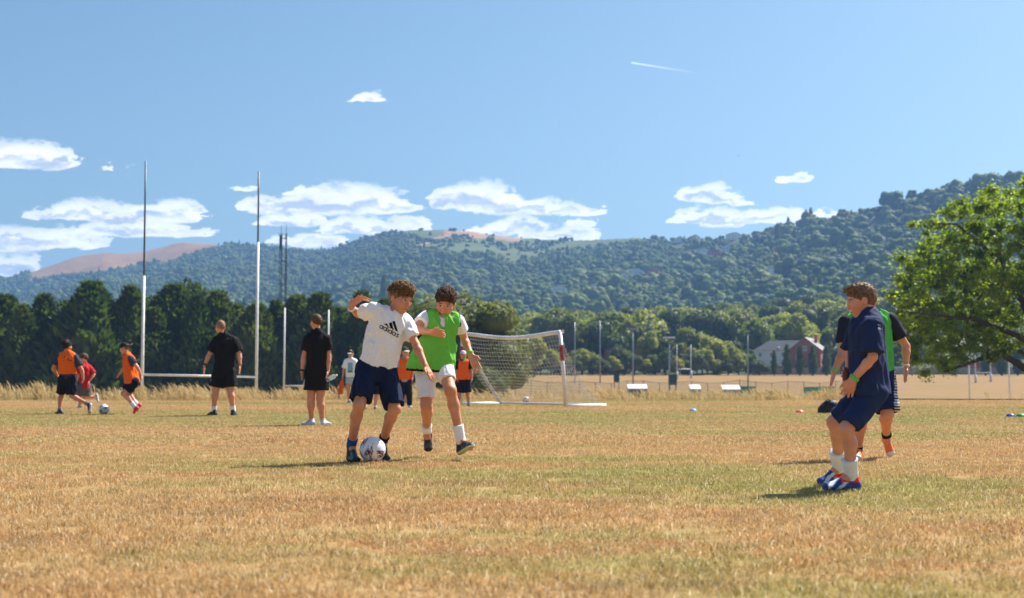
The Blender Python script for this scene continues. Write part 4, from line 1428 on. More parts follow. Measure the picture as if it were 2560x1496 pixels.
    def cap(self, col, brim_dir, brim_col=None, name='cap'):
        h = self.hs; I = np.eye(3)
        bd = unit(A(brim_dir))
        def f(P):
            q = (P - self.j['hd']) @ self.R.T / h
            d = ell(q, A((0, .035, -.010)), I, A((.090, .098, .108)))
            d = smax(d, .040 - q[:, 1], .004)
            b = bd * .115 + A((0, .038, -.01))
            br = smax(ell(q, b, I, A((.075, .05, .075))), np.abs(q[:, 1] - .044 + .12 * np.maximum((q - A((0, 0, -.01))) @ bd - .09, 0)) - .006, .004)
            return smin(d, br, .004) * h
        def pf(V, c):
            q = (V - self.j['hd']) @ self.R.T / h
            if brim_col is not None: c = np.where(((q @ bd > .095) & (q[:, 1] < .06))[:, None], A(brim_col), c)
            return c
        c = self.j['hd']
        return self.part(name, f, [c - .1 * h, c + .12 * h], col, M_CLOTH, min(self.res, .008), pad=.14, paint_f=pf)


def unit_rows(v): return v / (np.linalg.norm(v, axis=1)[:, None] + 1e-9)
# ------------------------------------------------------------------ the people
def gy(Y): return HOR + FP * EYE / Y            # photo row of the flat pitch at depth Y (near the photo's middle columns)


class G_:
    """marks a joint that lies on the ground"""
def gnd(px, Y, dd=0.0, lift=0.004):
    # row where a point on the pitch at this depth is seen
    lo, hi = 900.0, 1600.0
    for _ in range(40):
        m = (lo + hi) / 2
        if at(px, m, Y + dd).z > lift: lo = m
        else: hi = m
    return (px, m, dd)


def to_px(V):
    d = V - A(cam.location)
    c, s = math.cos(PITCH), math.sin(PITCH)
    z = d[:, 1] * c + d[:, 2] * s; y = -d[:, 1] * s + d[:, 2] * c
    return np.stack([1280 + FP * d[:, 0] / z, 748 - FP * y / z], -1)


def decal(name, target_VQ, polys, col, parent, base, off=.004, mat=None):
    """thin print laid on a cloth surface; polys in photo pixels"""
    V, Q = target_VQ
    tree_ = BVHTree.FromPolygons([tuple(v) for v in V], [tuple(int(i) for i in q) for q in Q])
    vs, fs, k = [], [], 0
    o = Vector(cam.location)
    for poly in polys:
        pts = []
        for (x, y) in poly:
            d = px_dir(x, y).normalized()
            hit = tree_.ray_cast(o, d)
            if hit[0] is None: pts = None; break
            pts.append(hit[0] + hit[1] * off if hit[1].dot(d) < 0 else hit[0] - hit[1] * off)
        if not pts: continue
        vs += [tuple(Vector(p) - Vector(base)) for p in pts]; fs.append(tuple(range(k, k + len(pts)))); k += len(pts)
    if not vs: return None
    me = bpy.data.meshes.new(name); me.from_pydata(vs, [], fs); me.update()
    set_col(me, np.tile(A(col), (len(vs), 1)))
    return link(name, me, mat or M_CLOTH, parent)


def ribbon(pts, w, closed=False, sub=1):
    P = [np.array(p, float) for p in pts]
    if closed: P = P + [P[0]]
    out = []
    L = []; R_ = []
    n = len(P)
    for i in range(n):
        if closed: d = P[(i + 1) % (n - 1)] - P[(i - 1) % (n - 1)] if 0 < i < n - 1 else P[1] - P[-2]
        else: d = P[min(i + 1, n - 1)] - P[max(i - 1, 0)]
        d = d / (np.linalg.norm(d) + 1e-9); nn = np.array([-d[1], d[0]]) * w / 2
        L.append(P[i] + nn); R_.append(P[i] - nn)
    for i in range(n - 1): out.append([tuple(L[i]), tuple(L[i + 1]), tuple(R_[i + 1]), tuple(R_[i])])
    return out


def tri_grid(poly, n=5):
    """split a 3 or 4 cornered shape into small quads so that it follows the cloth"""
    p = [np.array(q, float) for q in poly]
    if len(p) == 3: p = [p[0], p[1], p[2], p[2]]
    g = lambda u, v: tuple((p[0] * (1 - u) + p[1] * u) * (1 - v) + (p[3] * (1 - u) + p[2] * u) * v)
    return [[g(i / n, j / n), g((i + 1) / n, j / n), g((i + 1) / n, (j + 1) / n), g(i / n, (j + 1) / n)] for i in range(n) for j in range(n)]


WHITE = (.90, .87, .90); NAVY = (.012, .020, .055); BLACK = (.013, .013, .016); ORANGE = (1.0, .155, .02); GREEN = (.17, .58, .075); DKNAVY = (.008, .012, .030)

# ---- boy in the white shirt with the ball
Y = 11.75
J = dict(hd=(1001, 747, 0), nk=(978, 786, 0), sa=(932, 775, -.07), sb=(1013, 806, .07), ea=(898, 786, .13), wa=(877, 769, .0), pa=(918, 748, -.04), eb=(1040, 862, .0), wb=(1063, 914, -.10), pb=(1083, 951, -.13),
         ha=(917, 928, -.03), hb=(964, 935, .04), ka=(898, 1014, -.20), na=(879, 1113, .03), la=gnd(874, Y, .10), ta=gnd(893, Y, -.13), kb=(987, 1022, -.10), nb=(957, 1104, .24), lb=gnd(950, Y, .30), tb=gnd(968, Y, .09))
f = Fig(Y, J, face=(.74, -.62, -.30), up=(.12, 0, 1), sz=1.0, hs=1.08, fwd=(.42, -.9, -.1), res=.0065, build=.92)
f.hands = {'a': hand(f.j['wa'], at(892, 751, Y - .02), at(922, 746, Y - .06), (.2, -.55, .8), .88, spread=.46), 'b': hand(f.j['wb'], at(1073, 932, Y - .12), f.j['pb'], (-.5, -.8, 0), 1.0)}
f.finish('person', 'curly haired boy in white shirt and navy shorts dribbling the ball', SKIN_A)
f.shirt(WHITE, grow=.012, hem=at(937, 914, Y), sleeve=.66, neck=.062, vneck=.11, wr=.028, flare=.008, label='white sports shirt with dark three bar emblem and lettering on the chest')
VQ = f.last
cx = lambda u, v: (860 + u / 5.89, 690 + v / 5.89)
e1 = np.array([.881, .474]); e2 = np.array([.40, -.915]); O = np.array([549, 752.0])
loc = lambda s_, t_: tuple(np.array(cx(*(O + e1 * s_ + e2 * t_))))
W_ = 1.75
ring = lambda s_, r_=23: ribbon([loc(s_ + r_ * math.cos(a), r_ * math.sin(a)) for a in np.linspace(0, 2 * math.pi, 19)[:-1]], W_, True)
stem = lambda s_, a_, b_: ribbon([loc(s_, a_ + (b_ - a_) * i / 4) for i in range(5)], W_)
polys = ring(0) + stem(25, -27, 27) + ring(62) + stem(87, -27, 66) + stem(109, -27, 27) + stem(109, 42, 56) + ring(146) + stem(171, -27, 66) + ring(207) + stem(232, -27, 27)
polys += ribbon([loc(268 + x, y) for x, y in ((17, 17), (6, 24), (-8, 23), (-15, 13), (-7, 3), (8, -3), (15, -12), (7, -23), (-8, -25), (-18, -18))], W_)
for b_ in ([(585, 708), (634, 703), (650, 750)], [(660, 696), (702, 684), (724, 790), (682, 768)], [(708, 672), (744, 666), (792, 824), (752, 804)]):
    polys += tri_grid([cx(*p) for p in b_])
decal('shirt_print', VQ, polys, (.012, .014, .04), f.o, f.base)
f.shorts(NAVY, length={'a': .82, 'b': .90}, grow=.013, flare=.012, wr=.030)
for k in 'ab':
    f.sock(k, (.02, .10, .30) if k == 'a' else (.012, .012, .02), top=.16)
    f.shoe(k, (.012, .035, .05), (.02, .02, .025), stripes=(.05, .13, .16), collar=(.01, .015, .02))
f.hair(HAIR_CURL, thick=.014, lump=.022, lump_scale=34, taper=.3, front=(.088, .058), back=(-.085, -.098), extra=(((0, .090, .005), (.068, .046, .082)), ((0, .092, .066), (.056, .032, .040))), curls=900, curl_len=.020)
f.band('bracelet', 'a', .10, WHITE, .029, .006)

# ---- boy in the green bib
Y = 12.2
J = dict(hd=(1114, 758, -.03), nk=(1110, 801, -.01), sa=(1065, 794, -.03), sb=(1145, 804, .0), ea=(1038, 824, -.18), wa=(1080, 832, -.30), pa=(1112, 838, -.34), eb=(1161, 848, .14), wb=(1177, 887, .02), pb=(1195, 931, -.03),
         ha=(1062, 925, .02), hb=(1108, 916, -.02), ka=(1066, 1015, -.10), na=(1067, 1076, .18), la=(1070, 1082, .28), ta=(1072, 1134, .20), kb=(1126, 976, -.22), nb=(1152, 1101, -.18), lb=(1149, 1139, -.14), tb=(1184, 1117, -.33))
f = Fig(Y, J, face=(-.10, -.90, -.40), up=(.10, 0, 1), sz=1.0, hs=1.08, fwd=(-.12, -.95, -.2), res=.0065, build=.92)
f.hands = {'a': hand(f.j['wa'], at(1095, 832, Y - .32), at(1114, 838, Y - .36), (.1, -.6, .8), 1.0), 'b': hand(f.j['wb'], at(1187, 908, Y), f.j['pb'], (.9, -.2, .3), 1.0, thumb=1.2)}
f.finish('person', 'dark haired boy in green bib and white shorts chasing the ball', SKIN_B)
f.shirt(WHITE, grow=.010, sleeve=.50, neck=.066, wr=.008, flare=0, hem=f.pel + f.axis * .05)
f.bib(GREEN, (.01, .012, .03), grow=.024, hem=at(1074, 926, Y), flare=.055, neck=.084, vneck=.085, wr=.030, arm=.074, shift=(-.035, 0, 0), tilt=(-.12, 0, 0), edge=.010)
f.shorts(WHITE, length={'a': .80, 'b': .60}, grow=.011, flare={'a': .004, 'b': -.004}, wr=.020)
for k in 'ab':
    f.sock(k, WHITE, top=.20 if k == 'a' else .30)
    f.shoe(k, (.016, .017, .022), (.55, .56, .58) if k == 'a' else (.62, .64, .60), stripes=(.06, .07, .08), under=(.28, .42, .05) if k == 'b' else (.02, .02, .02), sole_h=.022)
f.hair(HAIR_DARK, thick=.013, lump=.020, lump_scale=34, taper=.3, front=(.090, .062), back=(-.085, -.098), extra=(((0, .090, .02), (.066, .030, .070)),), curls=800, curl_len=.015)
f.band('wristband', 'b', .08, (.16, .55, .10), .028, .008)

# ---- boy in navy kit at the right, side on
Y = 8.7
J = dict(hd=(2154, 752, .02), nk=(2171, 797, 0), sa=(2150, 815, .13), sb=(2180, 818, -.13), ea=(2126, 884, .20), wa=(2122, 936, .10), pa=(2106, 946, .02), eb=(2182, 893, -.19), wb=(2133, 949, -.14), pb=(2115, 993, -.10),
         ha=(2166, 982, .10), hb=(2183, 987, -.08), ka=(2084, 1056, .22), na=(2097, 1166, .46), la=gnd(2112, Y, .54), ta=gnd(2042, Y, .42), kb=(2114, 1074, -.14), nb=(2128, 1186, -.02), lb=gnd(2150, Y, .0), tb=gnd(2054, Y, -.06))
f = Fig(Y, J, face=(-.95, .10, -.26), up=(0, 0, 1), sz=.98, hs=.92, fwd=(-.92, .35, -.1), res=.006, build=.80)
f.hands = {'a': hand(f.j['wa'], at(2112, 940, Y + .05), f.j['pa'], (-.3, -.4, .9), 1.0), 'b': hand(f.j['wb'], at(2124, 970, Y - .12), f.j['pb'], (-.9, 0, .3), 1.0)}
f.finish('person', 'boy in navy shirt and shorts crouching side on at the right', SKIN_C)
f.shirt((.020, .034, .095), grow=.026, hem=at(2182, 984, Y), sleeve=.86, neck=.058, wr=.024, flare=.034, sleeve_grow=.022, label='navy shirt with small white lettering on the shoulders')
VQ = f.last
cz = lambda u, v: (2100 + u / 10.52, 780 + v / 10.52)
gl = []
for (ox, oy, ch) in ((1000, 350, 'S'), (1045, 362, 'C'), (1015, 440, 'S'), (1055, 445, 'C'), (1092, 452, 'L')):
    sh = {'S': [(14, -18), (-4, -22), (-12, -10), (8, 4), (10, 16), (-8, 22), (-14, 18)], 'C': [(12, -18), (-6, -20), (-14, 0), (-6, 20), (12, 18)], 'L': [(-8, -22), (-6, 20), (12, 20)]}[ch]
    gl += ribbon([cz(ox + x, oy + y) for x, y in sh], 1.0)
decal('shirt_lettering', VQ, gl, (.62, .64, .70), f.o, f.base)
f.shorts((.018, .034, .105), length=.86, grow=.010, flare=.006, wr=.02)
VQ = f.last
sw = [(2094, 1056), (2097, 1059.5), (2102, 1059), (2110, 1057), (2103, 1060.8), (2098, 1062), (2094.5, 1060)]
decal('shorts_emblem', VQ, [[sw[0], sw[1], sw[5], sw[6]], [sw[1], sw[2], sw[4], sw[5]], [sw[2], sw[3], sw[4]]], WHITE, f.o, f.base)
for k in 'ab':
    f.sock(k, (.82, .82, .88), top=.34, grow=.008)
    f.shoe(k, (.025, .05, .24), (.10, .06, .10), stripes=(.66, .70, .80), collar=(.85, .035, .02), sole_h=.010)
f.hair(HAIR_BROWN, thick=.009, lump=.008, lump_scale=40, taper=.6, front=(.092, .064), back=(-.078, -.088), extra=(((0, .098, .040), (.054, .030, .062)),), curls=140, curl_len=.006)
f.band('wristband', 'b', .07, (.16, .55, .10), .028, .008)

# ---- player in green bib behind him
Y = 12.1
J = dict(hd=(2172, 752, .03), nk=(2180, 786, .02), sa=(2114, 807, 0), sb=(2224, 798, 0), ea=(2106, 884, -.03), wa=(2085, 932, -.12), pa=(2077, 966, -.15), eb=(2265, 866, .05), wb=(2265, 918, .0), pb=(2263, 958, -.03),
         ha=(2158, 942, 0), hb=(2206, 942, 0), ka=(2154, 1046, -.12), na=(2145, 1122, .06), la=gnd(2147, Y, .12), ta=gnd(2141, Y, -.10), kb=(2218, 1036, -.12), nb=(2216, 1088, .20), lb=(2212, 1094, .30), tb=(2229, 1146, .20))
f = Fig(Y, J, face=(-.2, -.95, -.1), sz=.98, hs=.92, fwd=(0, -1, 0), res=.009)
f.finish('person', 'player in green bib and orange boots, face hidden behind the boy in navy', SKIN_A)
f.shirt((.022, .024, .045), grow=.012, sleeve=.66, neck=.062, wr=.012, flare=0, hem=f.pel + f.axis * .03)
f.bib((.09, .48, .08), (.01, .03, .02), grow=.024, hem=at(2182, 952, Y), flare=.015, neck=.078, wr=.022, arm=.045)
def stripe_pf(V, c):
    p = to_px(V); return np.where(((p[:, 0] > 2236) & (np.sin(p[:, 1] * .9) > .1))[:, None], A((.6, .6, .62)), c)
f.shorts((.012, .022, .075), length={'a': .8, 'b': .9}, grow=.024, flare=.02, wr=.02, paint_f=stripe_pf)
for k in 'ab':
    f.sock(k, BLACK, top=.10)
    f.shoe(k, (.85, .20, .045), (.70, .68, .70), toe=(.78, .74, .74), sole_h=.012)
f.hair(HAIR_DARK, thick=.010, lump=.006)
f.band('bracelet', 'b', .06, (.75, .72, .70), .027, .004)
f.band('wristband', 'a', .06, (.16, .55, .10), .028, .008)

# ---- two men in black
Y = 27.4
J = dict(hd=(551, 819, 0), nk=(557, 838, 0), sa=(542, 853, 0), sb=(586, 853, 0), ea=(524, 886, 0), wa=(511, 914, -.05), pa=(509, 936, -.08), eb=(598, 886, 0), wb=(600, 914, -.05), pb=(598, 937, -.08),
         ha=(549, 932, 0), hb=(572, 932, 0), ka=(539, 976, 0), na=(535, 1025, .03), la=gnd(541, Y, -.03), ta=gnd(519, Y, .16), kb=(576, 976, 0), nb=(583, 1025, .03), lb=gnd(580, Y, -.05), tb=gnd(590, Y, .2))
f = Fig(Y, J, face=(-.55, .82, -.12), sz=1.16, hs=1.2, fwd=(-.12, 1, 0), res=.012, build=1.12)
f.finish('person', 'heavily built man with cropped hair in black, standing between the rugby posts', SKIN_C)
f.shirt(BLACK, grow=.03, sleeve=.80, neck=.058, wr=.025, hem=at(560, 940, Y), flare=.03, sleeve_grow=.026)
f.shorts(BLACK, length=.80, grow=.03, flare=.03, wr=.02)
for k in 'ab':
    f.sock(k, WHITE, top=.20); f.shoe(k, (.012, .02, .035), (.10, .16, .24))
f.hair(HAIR_CROP, thick=.004, lump=.0, front=(.085, .062), back=(-.08, -.05))
f.band('watch', 'a', .08, (.02, .02, .02), .032, .012); f.band('wristband', 'b', .1, (.35, .22, .04), .032, .008)
def towel(f, px, py, Yd, w, h):
    p = A(at(px, py, Yd)); s = FP / Yd
    def g(P):
        q = P - p; return np.maximum.reduce([np.abs(q[:, 0]) - (.5 * w / s) * np.clip(.6 - q[:, 2] / (h / s) * .8, .2, 1.1), np.abs(q[:, 1]) - .05, np.abs(q[:, 2]) - .5 * h / s])
    f.part('side_panel', g, [p - .05, p + .05], (.72, .66, .76), M_CLOTH, .008)
towel(f, 530, 957, Y - .03, 11, 20)

Y = 21.3
J = dict(hd=(790, 806, 0), nk=(792, 829, 0), sa=(770, 847, 0), sb=(817, 848, 0), ea=(760, 891, 0), wa=(755, 930, -.04), pa=(755, 951, -.06), eb=(822, 891, 0), wb=(820, 929, -.04), pb=(815, 948, -.08),
         ha=(780, 938, 0), hb=(804, 938, 0), ka=(777, 998, 0), na=(779, 1050, .03), la=gnd(785, Y, -.04), ta=gnd(751, Y, .05), kb=(801, 998, 0), nb=(806, 1050, .03), lb=gnd(803, Y, -.03), tb=gnd(831, Y, .05))
f = Fig(Y, J, face=(-.62, .76, -.05), sz=1.08, hs=1.0, fwd=(-.05, 1, 0), res=.010)
f.finish('person', 'tall man in black shirt and shorts holding a water bottle, back turned', SKIN_A)
f.shirt(BLACK, grow=.018, sleeve=.68, neck=.056, wr=.018, hem=at(792, 942, Y), flare=.016, sleeve_grow=.012)
f.shorts(BLACK, length=.62, grow=.024, flare=.022, wr=.02)
for k in 'ab':
    f.sock(k, (.55, .56, .60), top=.06); f.shoe(k, (.60, .60, .62), (.70, .70, .70), stripes=(.35, .38, .42))
f.hair(HAIR_DARK, thick=.016, lump=.012, front=(.09, .05), back=(-.085, -.055), extra=(((0, .09, .03), (.06, .035, .07)),))
f.band('watch', 'a', .08, (.02, .02, .02), .030, .010)
towel(f, 763, 959, Y - .02, 12, 20)
# water bottle in his right hand
M_PET, t = new_mat('clear_plastic')
gb = t.node('ShaderNodeBsdfPrincipled'); gb.inputs['Base Color'].default_value = (.80, .90, .93, 1); gb.inputs['Roughness'].default_value = .12
gb.inputs['Transmission Weight'].default_value = .75; gb.inputs['IOR'].default_value = 1.2; t.put(t.out.inputs[0], gb.outputs[0])
b0 = at(816, 951, Y - .09); b1 = at(840, 939, Y - .11); ax = (b1 - b0).normalized(); L = (b1 - b0).length
bo = empty('water_bottle', b0)
mb = MB(); mb.tube([ax * 0, ax * .01, ax * L * .3, ax * L * .34, ax * L * .38, ax * L * .8, ax * L * .93, ax * L], [.030, .036, .036, .032, .036, .036, .024, .014], 14)
mb.build('bottle_body', M_PET, bo, smooth=True)
MB().tube([ax * L, ax * (L + .018)], .016, 12).build('bottle_cap', paint('cap_white', (.8, .82, .84)), bo)
tag(bo, 'clear plastic water bottle held by the tall man in black', 'bottle')

# ---- boys at the left
Y = 28.7
J = dict(hd=(168, 867, 0), nk=(170, 884, 0), sa=(147, 893, 0), sb=(188, 894, 0), ea=(133, 922, 0), wa=(144, 938, .1), pa=(150, 948, .12), eb=(205, 926, 0), wb=(208, 949, .0), pb=(206, 958, .05),
         ha=(158, 949, 0), hb=(178, 949, 0), ka=(154, 985, .1), na=(149, 1026, .02), la=gnd(157, Y, -.05), ta=gnd(137, Y, .08), kb=(180, 990, -.02), nb=(219, 1010, -.15), lb=(229, 1009, -.18), tb=(226, 1038, -.16))
f = Fig(Y, J, face=(.55, .82, -.05), sz=1.02, hs=1.0, fwd=(.2, .95, -.1), res=.011)
f.finish('person', 'black haired boy in orange bib seen from behind, leftmost of the players', SKIN_A)
f.shirt((.045, .05, .075), grow=.016, sleeve=.66, neck=.056, wr=.014, flare=.01, sleeve_grow=.022, hem=at(168, 948, Y))
f.bib(ORANGE, None, grow=.030, hem=at(169, 935, Y), flare=.02, wr=.03, arm=.07, vneck=0, neck=.07)
VQ = f.last; c3 = lambda u, v: (80 + u / 4.909, 780 + v / 4.909)
decal('bib_lettering', VQ, ribbon([c3(*p) for p in ((390, 605), (400, 545), (425, 600), (440, 570))], 1.6) + ribbon([c3(*p) for p in ((445, 605), (448, 575), (470, 608), (490, 590))], 1.6), BLACK, f.o, f.base, .008)
f.shorts((.014, .018, .032), length=.92, grow=.018, flare=.018, wr=.03)
for k in 'ab': f.sock(k, (.18, .19, .24), top=.12); f.shoe(k, (.014, .016, .022), (.62, .62, .66) if k == 'b' else (.3, .32, .36))
f.hair(HAIR_BLACK, thick=.026, lump=.02, front=(.09, .05), back=(-.08, -.075), curls=120, curl_len=.03)

Y = 35.0
J = dict(hd=(209, 897, 0), nk=(211, 910, 0), sa=(202, 917, -.1), sb=(223, 920, .05), ea=(196, 937, -.1), wa=(193, 950, -.2), pa=(191, 957, -.22), eb=(235, 937, .05), wb=(223, 954, -.05), pb=(219, 964, -.1),
         ha=(204, 969, -.05), hb=(217, 969, .05), ka=(201, 993, -.05), na=(199, 1014, 0), la=gnd(204, Y, .05), ta=gnd(191, Y, -.05), kb=(214, 993, .05), nb=(238, 993, .15), lb=(244, 985, .16), tb=(249, 1008, .15))
f = Fig(Y, J, face=(-.85, -.2, -.25), sz=.96, hs=1.0, fwd=(-.75, -.55, -.1), res=.013)
f.finish('person', 'boy in red shirt running behind the leftmost orange bib', SKIN_C)
f.shirt((.45, .018, .022), grow=.022, sleeve=.85, neck=.056, wr=.02, flare=.02, sleeve_grow=.024, hem=at(211, 970, Y))
f.shorts((.10, .10, .11), length=.85, grow=.026, flare=.03, wr=.02)
for k in 'ab': f.sock(k, (.6, .6, .62), top=.12); f.shoe(k, (.35, .36, .38), (.6, .6, .6))
f.hair(HAIR_DARK, thick=.024, lump=.02, front=(.09, .04), back=(-.08, -.06))

Y = 28.7
J = dict(hd=(311, 872, 0), nk=(317, 888, 0), sa=(317, 896, .12), sb=(327, 897, -.12), ea=(310, 922, .18), wa=(298, 936, .15), pa=(291, 946, .12), eb=(343, 918, -.16), wb=(353, 939, -.12), pb=(356, 951, -.1),
         ha=(328, 957, .07), hb=(333, 957, -.07), ka=(318, 986, .12), na=(342, 1010, .1), la=(355, 1012, .1), ta=(343, 1030, .1), kb=(309, 985, -.1), nb=(336, 1016, -.08), lb=(349, 1020, -.08), tb=gnd(335, Y, -.08))
f = Fig(Y, J, face=(-.93, .1, -.32), sz=1.0, hs=1.0, fwd=(-.97, .1, -.1), res=.011)
f.finish('person', 'boy in orange bib, backwards dark cap and red boots running left', SKIN_C)
f.shirt((.05, .055, .085), grow=.014, sleeve=.62, neck=.056, wr=.014, flare=0, sleeve_grow=.016, hem=f.pel + f.axis * .03)
f.bib(ORANGE, None, grow=.028, hem=at(331, 958, Y), flare=.03, wr=.03, arm=.07)
f.shorts(DKNAVY, length=.68, grow=.024, flare=.024, wr=.02)
for k in 'ab': f.sock(k, (.72, .72, .80), top=.3); f.shoe(k, (.62, .03, .06), (.55, .05, .08))
f.hair(HAIR_BROWN, thick=.006, lump=.006, front=(.02, .0), back=(-.08, -.06))
f.cap((.022, .022, .034), (0, 0, -1), (.18, .18, .22))

# ---- people by the goal
Y = 43.0
J = dict(hd=(877, 886, 0), nk=(877, 898, 0), sa=(866, 904, 0), sb=(888, 904, 0), ea=(859, 926, 0), wa=(857, 942, -.05), pa=(856, 951, -.08), eb=(894, 926, 0), wb=(891, 943, -.05), pb=(890, 952, -.08),
         ha=(872, 951, 0), hb=(882, 951, 0), ka=(871, 976, 0), na=(873, 1001, .03), la=gnd(875, Y, .1), ta=gnd(867, Y, -.1), kb=(884, 976, 0), nb=(884, 1001, .03), lb=gnd(885, Y, .1), tb=gnd(888, Y, -.1))
f = Fig(Y, J, face=(-.15, -1, -.1), sz=1.03, hs=1.0, fwd=(0, -1, 0), res=.014, build=.92)
f.finish('person', 'long haired girl in white printed shirt, cap and pale shorts', SKIN_C)
def print_pf(V, c):
    p = to_px(V)
    m = (p[:, 0] > 869) & (p[:, 0] < 882) & (p[:, 1] > 907) & (p[:, 1] < 932)
    c = np.where(m[:, None], A((.22, .40, .72)), c)
    c = np.where((m & (p[:, 1] > 926))[:, None], A((.10, .35, .06)), c)
    return np.where((m & (np.abs(p[:, 1] - 914 - 3 * np.sin(p[:, 0])) < 2.5))[:, None], A((.25, .50, .50)), c)
f.shirt(WHITE, grow=.024, sleeve=.75, neck=.056, wr=.016, flare=.02, sleeve_grow=.03, hem=at(877, 943, Y), paint_f=print_pf)
f.shorts((.42, .50, .60), length=.36, grow=.020, flare=.02, wr=.012)
for k in 'ab': f.sock(k, WHITE, top=.08); f.shoe(k, (.20, .22, .24), (.5, .5, .5))
f.hair(HAIR_FAIR, thick=.016, lump=.012, front=(.075, .045), back=(-.09, -.09), extra=(((.075, -.075, -.01), (.026, .10, .04)), ((-.075, -.075, -.01), (.026, .10, .04)), ((0, -.08, -.06), (.075, .10, .04))))
f.cap((.025, .03, .03), (0, 0, 1), (.72, .74, .74))
p0 = A(at(855, 952, Y - .12))
ob = empty('training_bib', Vector(p0))
V, Q = surf(lambda P: ecap(P, A((0, 0, 0)), A((-.05, -.02, -.44)), A((1, .2, 0)), (.055, .03), (.10, .045)) + .02 * (fbm(P * A((1, 1, .3)), 22, 2, 3) - .5) + np.maximum(0, -P[:, 2] - .40) * .9, (-.2, -.15, -.52), (.2, .15, .08), .011)
me = mesh_np('cloth', V, Q, True); set_col(me, np.tile(A((.95, .12, .02)), (len(V), 1))); link('cloth', me, M_THIN, ob)
tag(ob, 'crumpled orange bib hanging from the hand of the long haired girl', 'bib')

Y = 35.6
J = dict(hd=(1014, 881, 0), nk=(1012, 896, 0), sa=(999, 903, 0), sb=(1027, 903, 0), ea=(992, 925, 0), wa=(995, 945, -.05), pa=(999, 956, -.08), eb=(1033, 925, 0), wb=(1031, 945, -.05), pb=(1030, 955, -.08),
         ha=(1006, 953, 0), hb=(1020, 953, 0), ka=(1004, 985, -.05), na=(1003, 1012, .02), la=gnd(1003, Y, .1), ta=gnd(1000, Y, -.12), kb=(1023, 985, -.05), nb=(1024, 1013, .02), lb=gnd(1024, Y, .1), tb=gnd(1029, Y, -.12))
f = Fig(Y, J, face=(.35, -.93, -.1), sz=1.02, hs=1.02, fwd=(.1, -1, 0), res=.013)
f.finish('person', 'person in orange bib, dark trousers and cap between the two boys', SKIN_C)
f.shirt((.33, .40, .52), grow=.016, sleeve=.65, neck=.056, wr=.014, sleeve_grow=.02, hem=at(1013, 955, Y))
f.bib(ORANGE, None, grow=.03, hem=at(1013, 949, Y), flare=.02, wr=.03, arm=.07)
f.trousers((.014, .018, .03))
for k in 'ab': f.shoe(k, (.55, .54, .56), (.7, .7, .7))
f.hair(HAIR_FAIR, thick=.012, lump=.012, front=(.03, .0), back=(-.09, -.09), extra=(((.07, -.05, -.03), (.03, .06, .03)),))
f.cap((.05, .055, .06), (0, 0, 1), (.70, .68, .62))

Y = 42.5
J = dict(hd=(1016, 888, 0), nk=(1016, 900, 0), sa=(1006, 906, 0), sb=(1026, 906, 0), ea=(1004, 925, 0), wa=(1005, 942, 0), pa=(1006, 950, 0), eb=(1028, 925, 0), wb=(1027, 942, 0), pb=(1026, 950, 0),
         ha=(1012, 955, 0), hb=(1020, 955, 0), ka=(1015, 980, 0), na=(1013, 1003, 0), la=gnd(1015, Y, .08), ta=gnd(1008, Y, -.1), kb=(1020, 980, 0), nb=(1021, 1003, 0), lb=gnd(1021, Y, .1), tb=gnd(1023, Y, -.1))
f = Fig(Y, J, face=(-.3, -.95, 0), sz=.95, hs=.95, fwd=(0, -1, 0), res=.018)
f.finish('person', 'bare legged person with lilac shoes, almost hidden behind the orange bib and dark trousers', SKIN_C)
f.shirt((.5, .5, .52), grow=.018, wr=.01); f.shorts((.05, .05, .07), length=.4, wr=.01)
for k in 'ab': f.shoe(k, (.42, .33, .48), (.6, .6, .6))
f.hair(HAIR_BROWN, thick=.014, lump=.01)

Y = 33.6
J = dict(hd=(938, 886, 0), nk=(937, 900, 0), sa=(924, 908, 0), sb=(950, 908, 0), ea=(922, 930, 0), wa=(925, 948, 0), pa=(927, 957, 0), eb=(952, 930, 0), wb=(950, 948, 0), pb=(948, 957, 0),
         ha=(929, 960, 0), hb=(941, 960, 0), ka=(916, 990, 0), na=(913, 1016, .02), la=gnd(914, Y, .1), ta=gnd(911, Y, -.1), kb=(941, 990, 0), nb=(938, 1017, .02), lb=gnd(938, Y, .1), tb=gnd(939, Y, -.1))
f = Fig(Y, J, face=(.2, -.95, 0), sz=.98, hs=.98, fwd=(0, -1, 0), res=.016)
f.finish('person', 'player whose legs alone show between the knees of the boy in white', SKIN_C)
f.shirt((.05, .06, .09), grow=.016, wr=.01); f.shorts(DKNAVY, length=.85, wr=.02)
for k in 'ab': f.sock(k, WHITE, top=.08); f.shoe(k, (.014, .014, .018), (.5, .5, .5))
f.hair(HAIR_DARK, thick=.014, lump=.01)

Y = 37.3
J = dict(hd=(1158, 888, 0), nk=(1157, 901, 0), sa=(1146, 908, 0), sb=(1171, 908, 0), ea=(1142, 930, 0), wa=(1144, 948, -.05), pa=(1146, 958, -.08), eb=(1179, 928, 0), wb=(1180, 948, -.05), pb=(1178, 958, -.08),
         ha=(1152, 955, 0), hb=(1166, 955, 0), ka=(1148, 986, 0), na=(1147, 1009, .02), la=gnd(1147, Y, .1), ta=gnd(1145, Y, -.12), kb=(1169, 986, 0), nb=(1171, 1009, .02), lb=gnd(1171, Y, .1), tb=gnd(1172, Y, -.14))
f = Fig(Y, J, face=(.1, -1, -.05), sz=.98, hs=.98, fwd=(.05, -1, 0), res=.013)
f.finish('person', 'boy in orange bib, white cap and dark shorts standing at the far goalpost', SKIN_A)
f.shirt((.012, .014, .03), grow=.016, sleeve=.75, neck=.056, wr=.014, sleeve_grow=.024, hem=f.pel)
f.bib(ORANGE, None, grow=.03, hem=at(1158, 949, Y), flare=.03, wr=.03, arm=.07)
f.shorts((.014, .016, .028), length=.85, grow=.028, flare=.03, wr=.02)
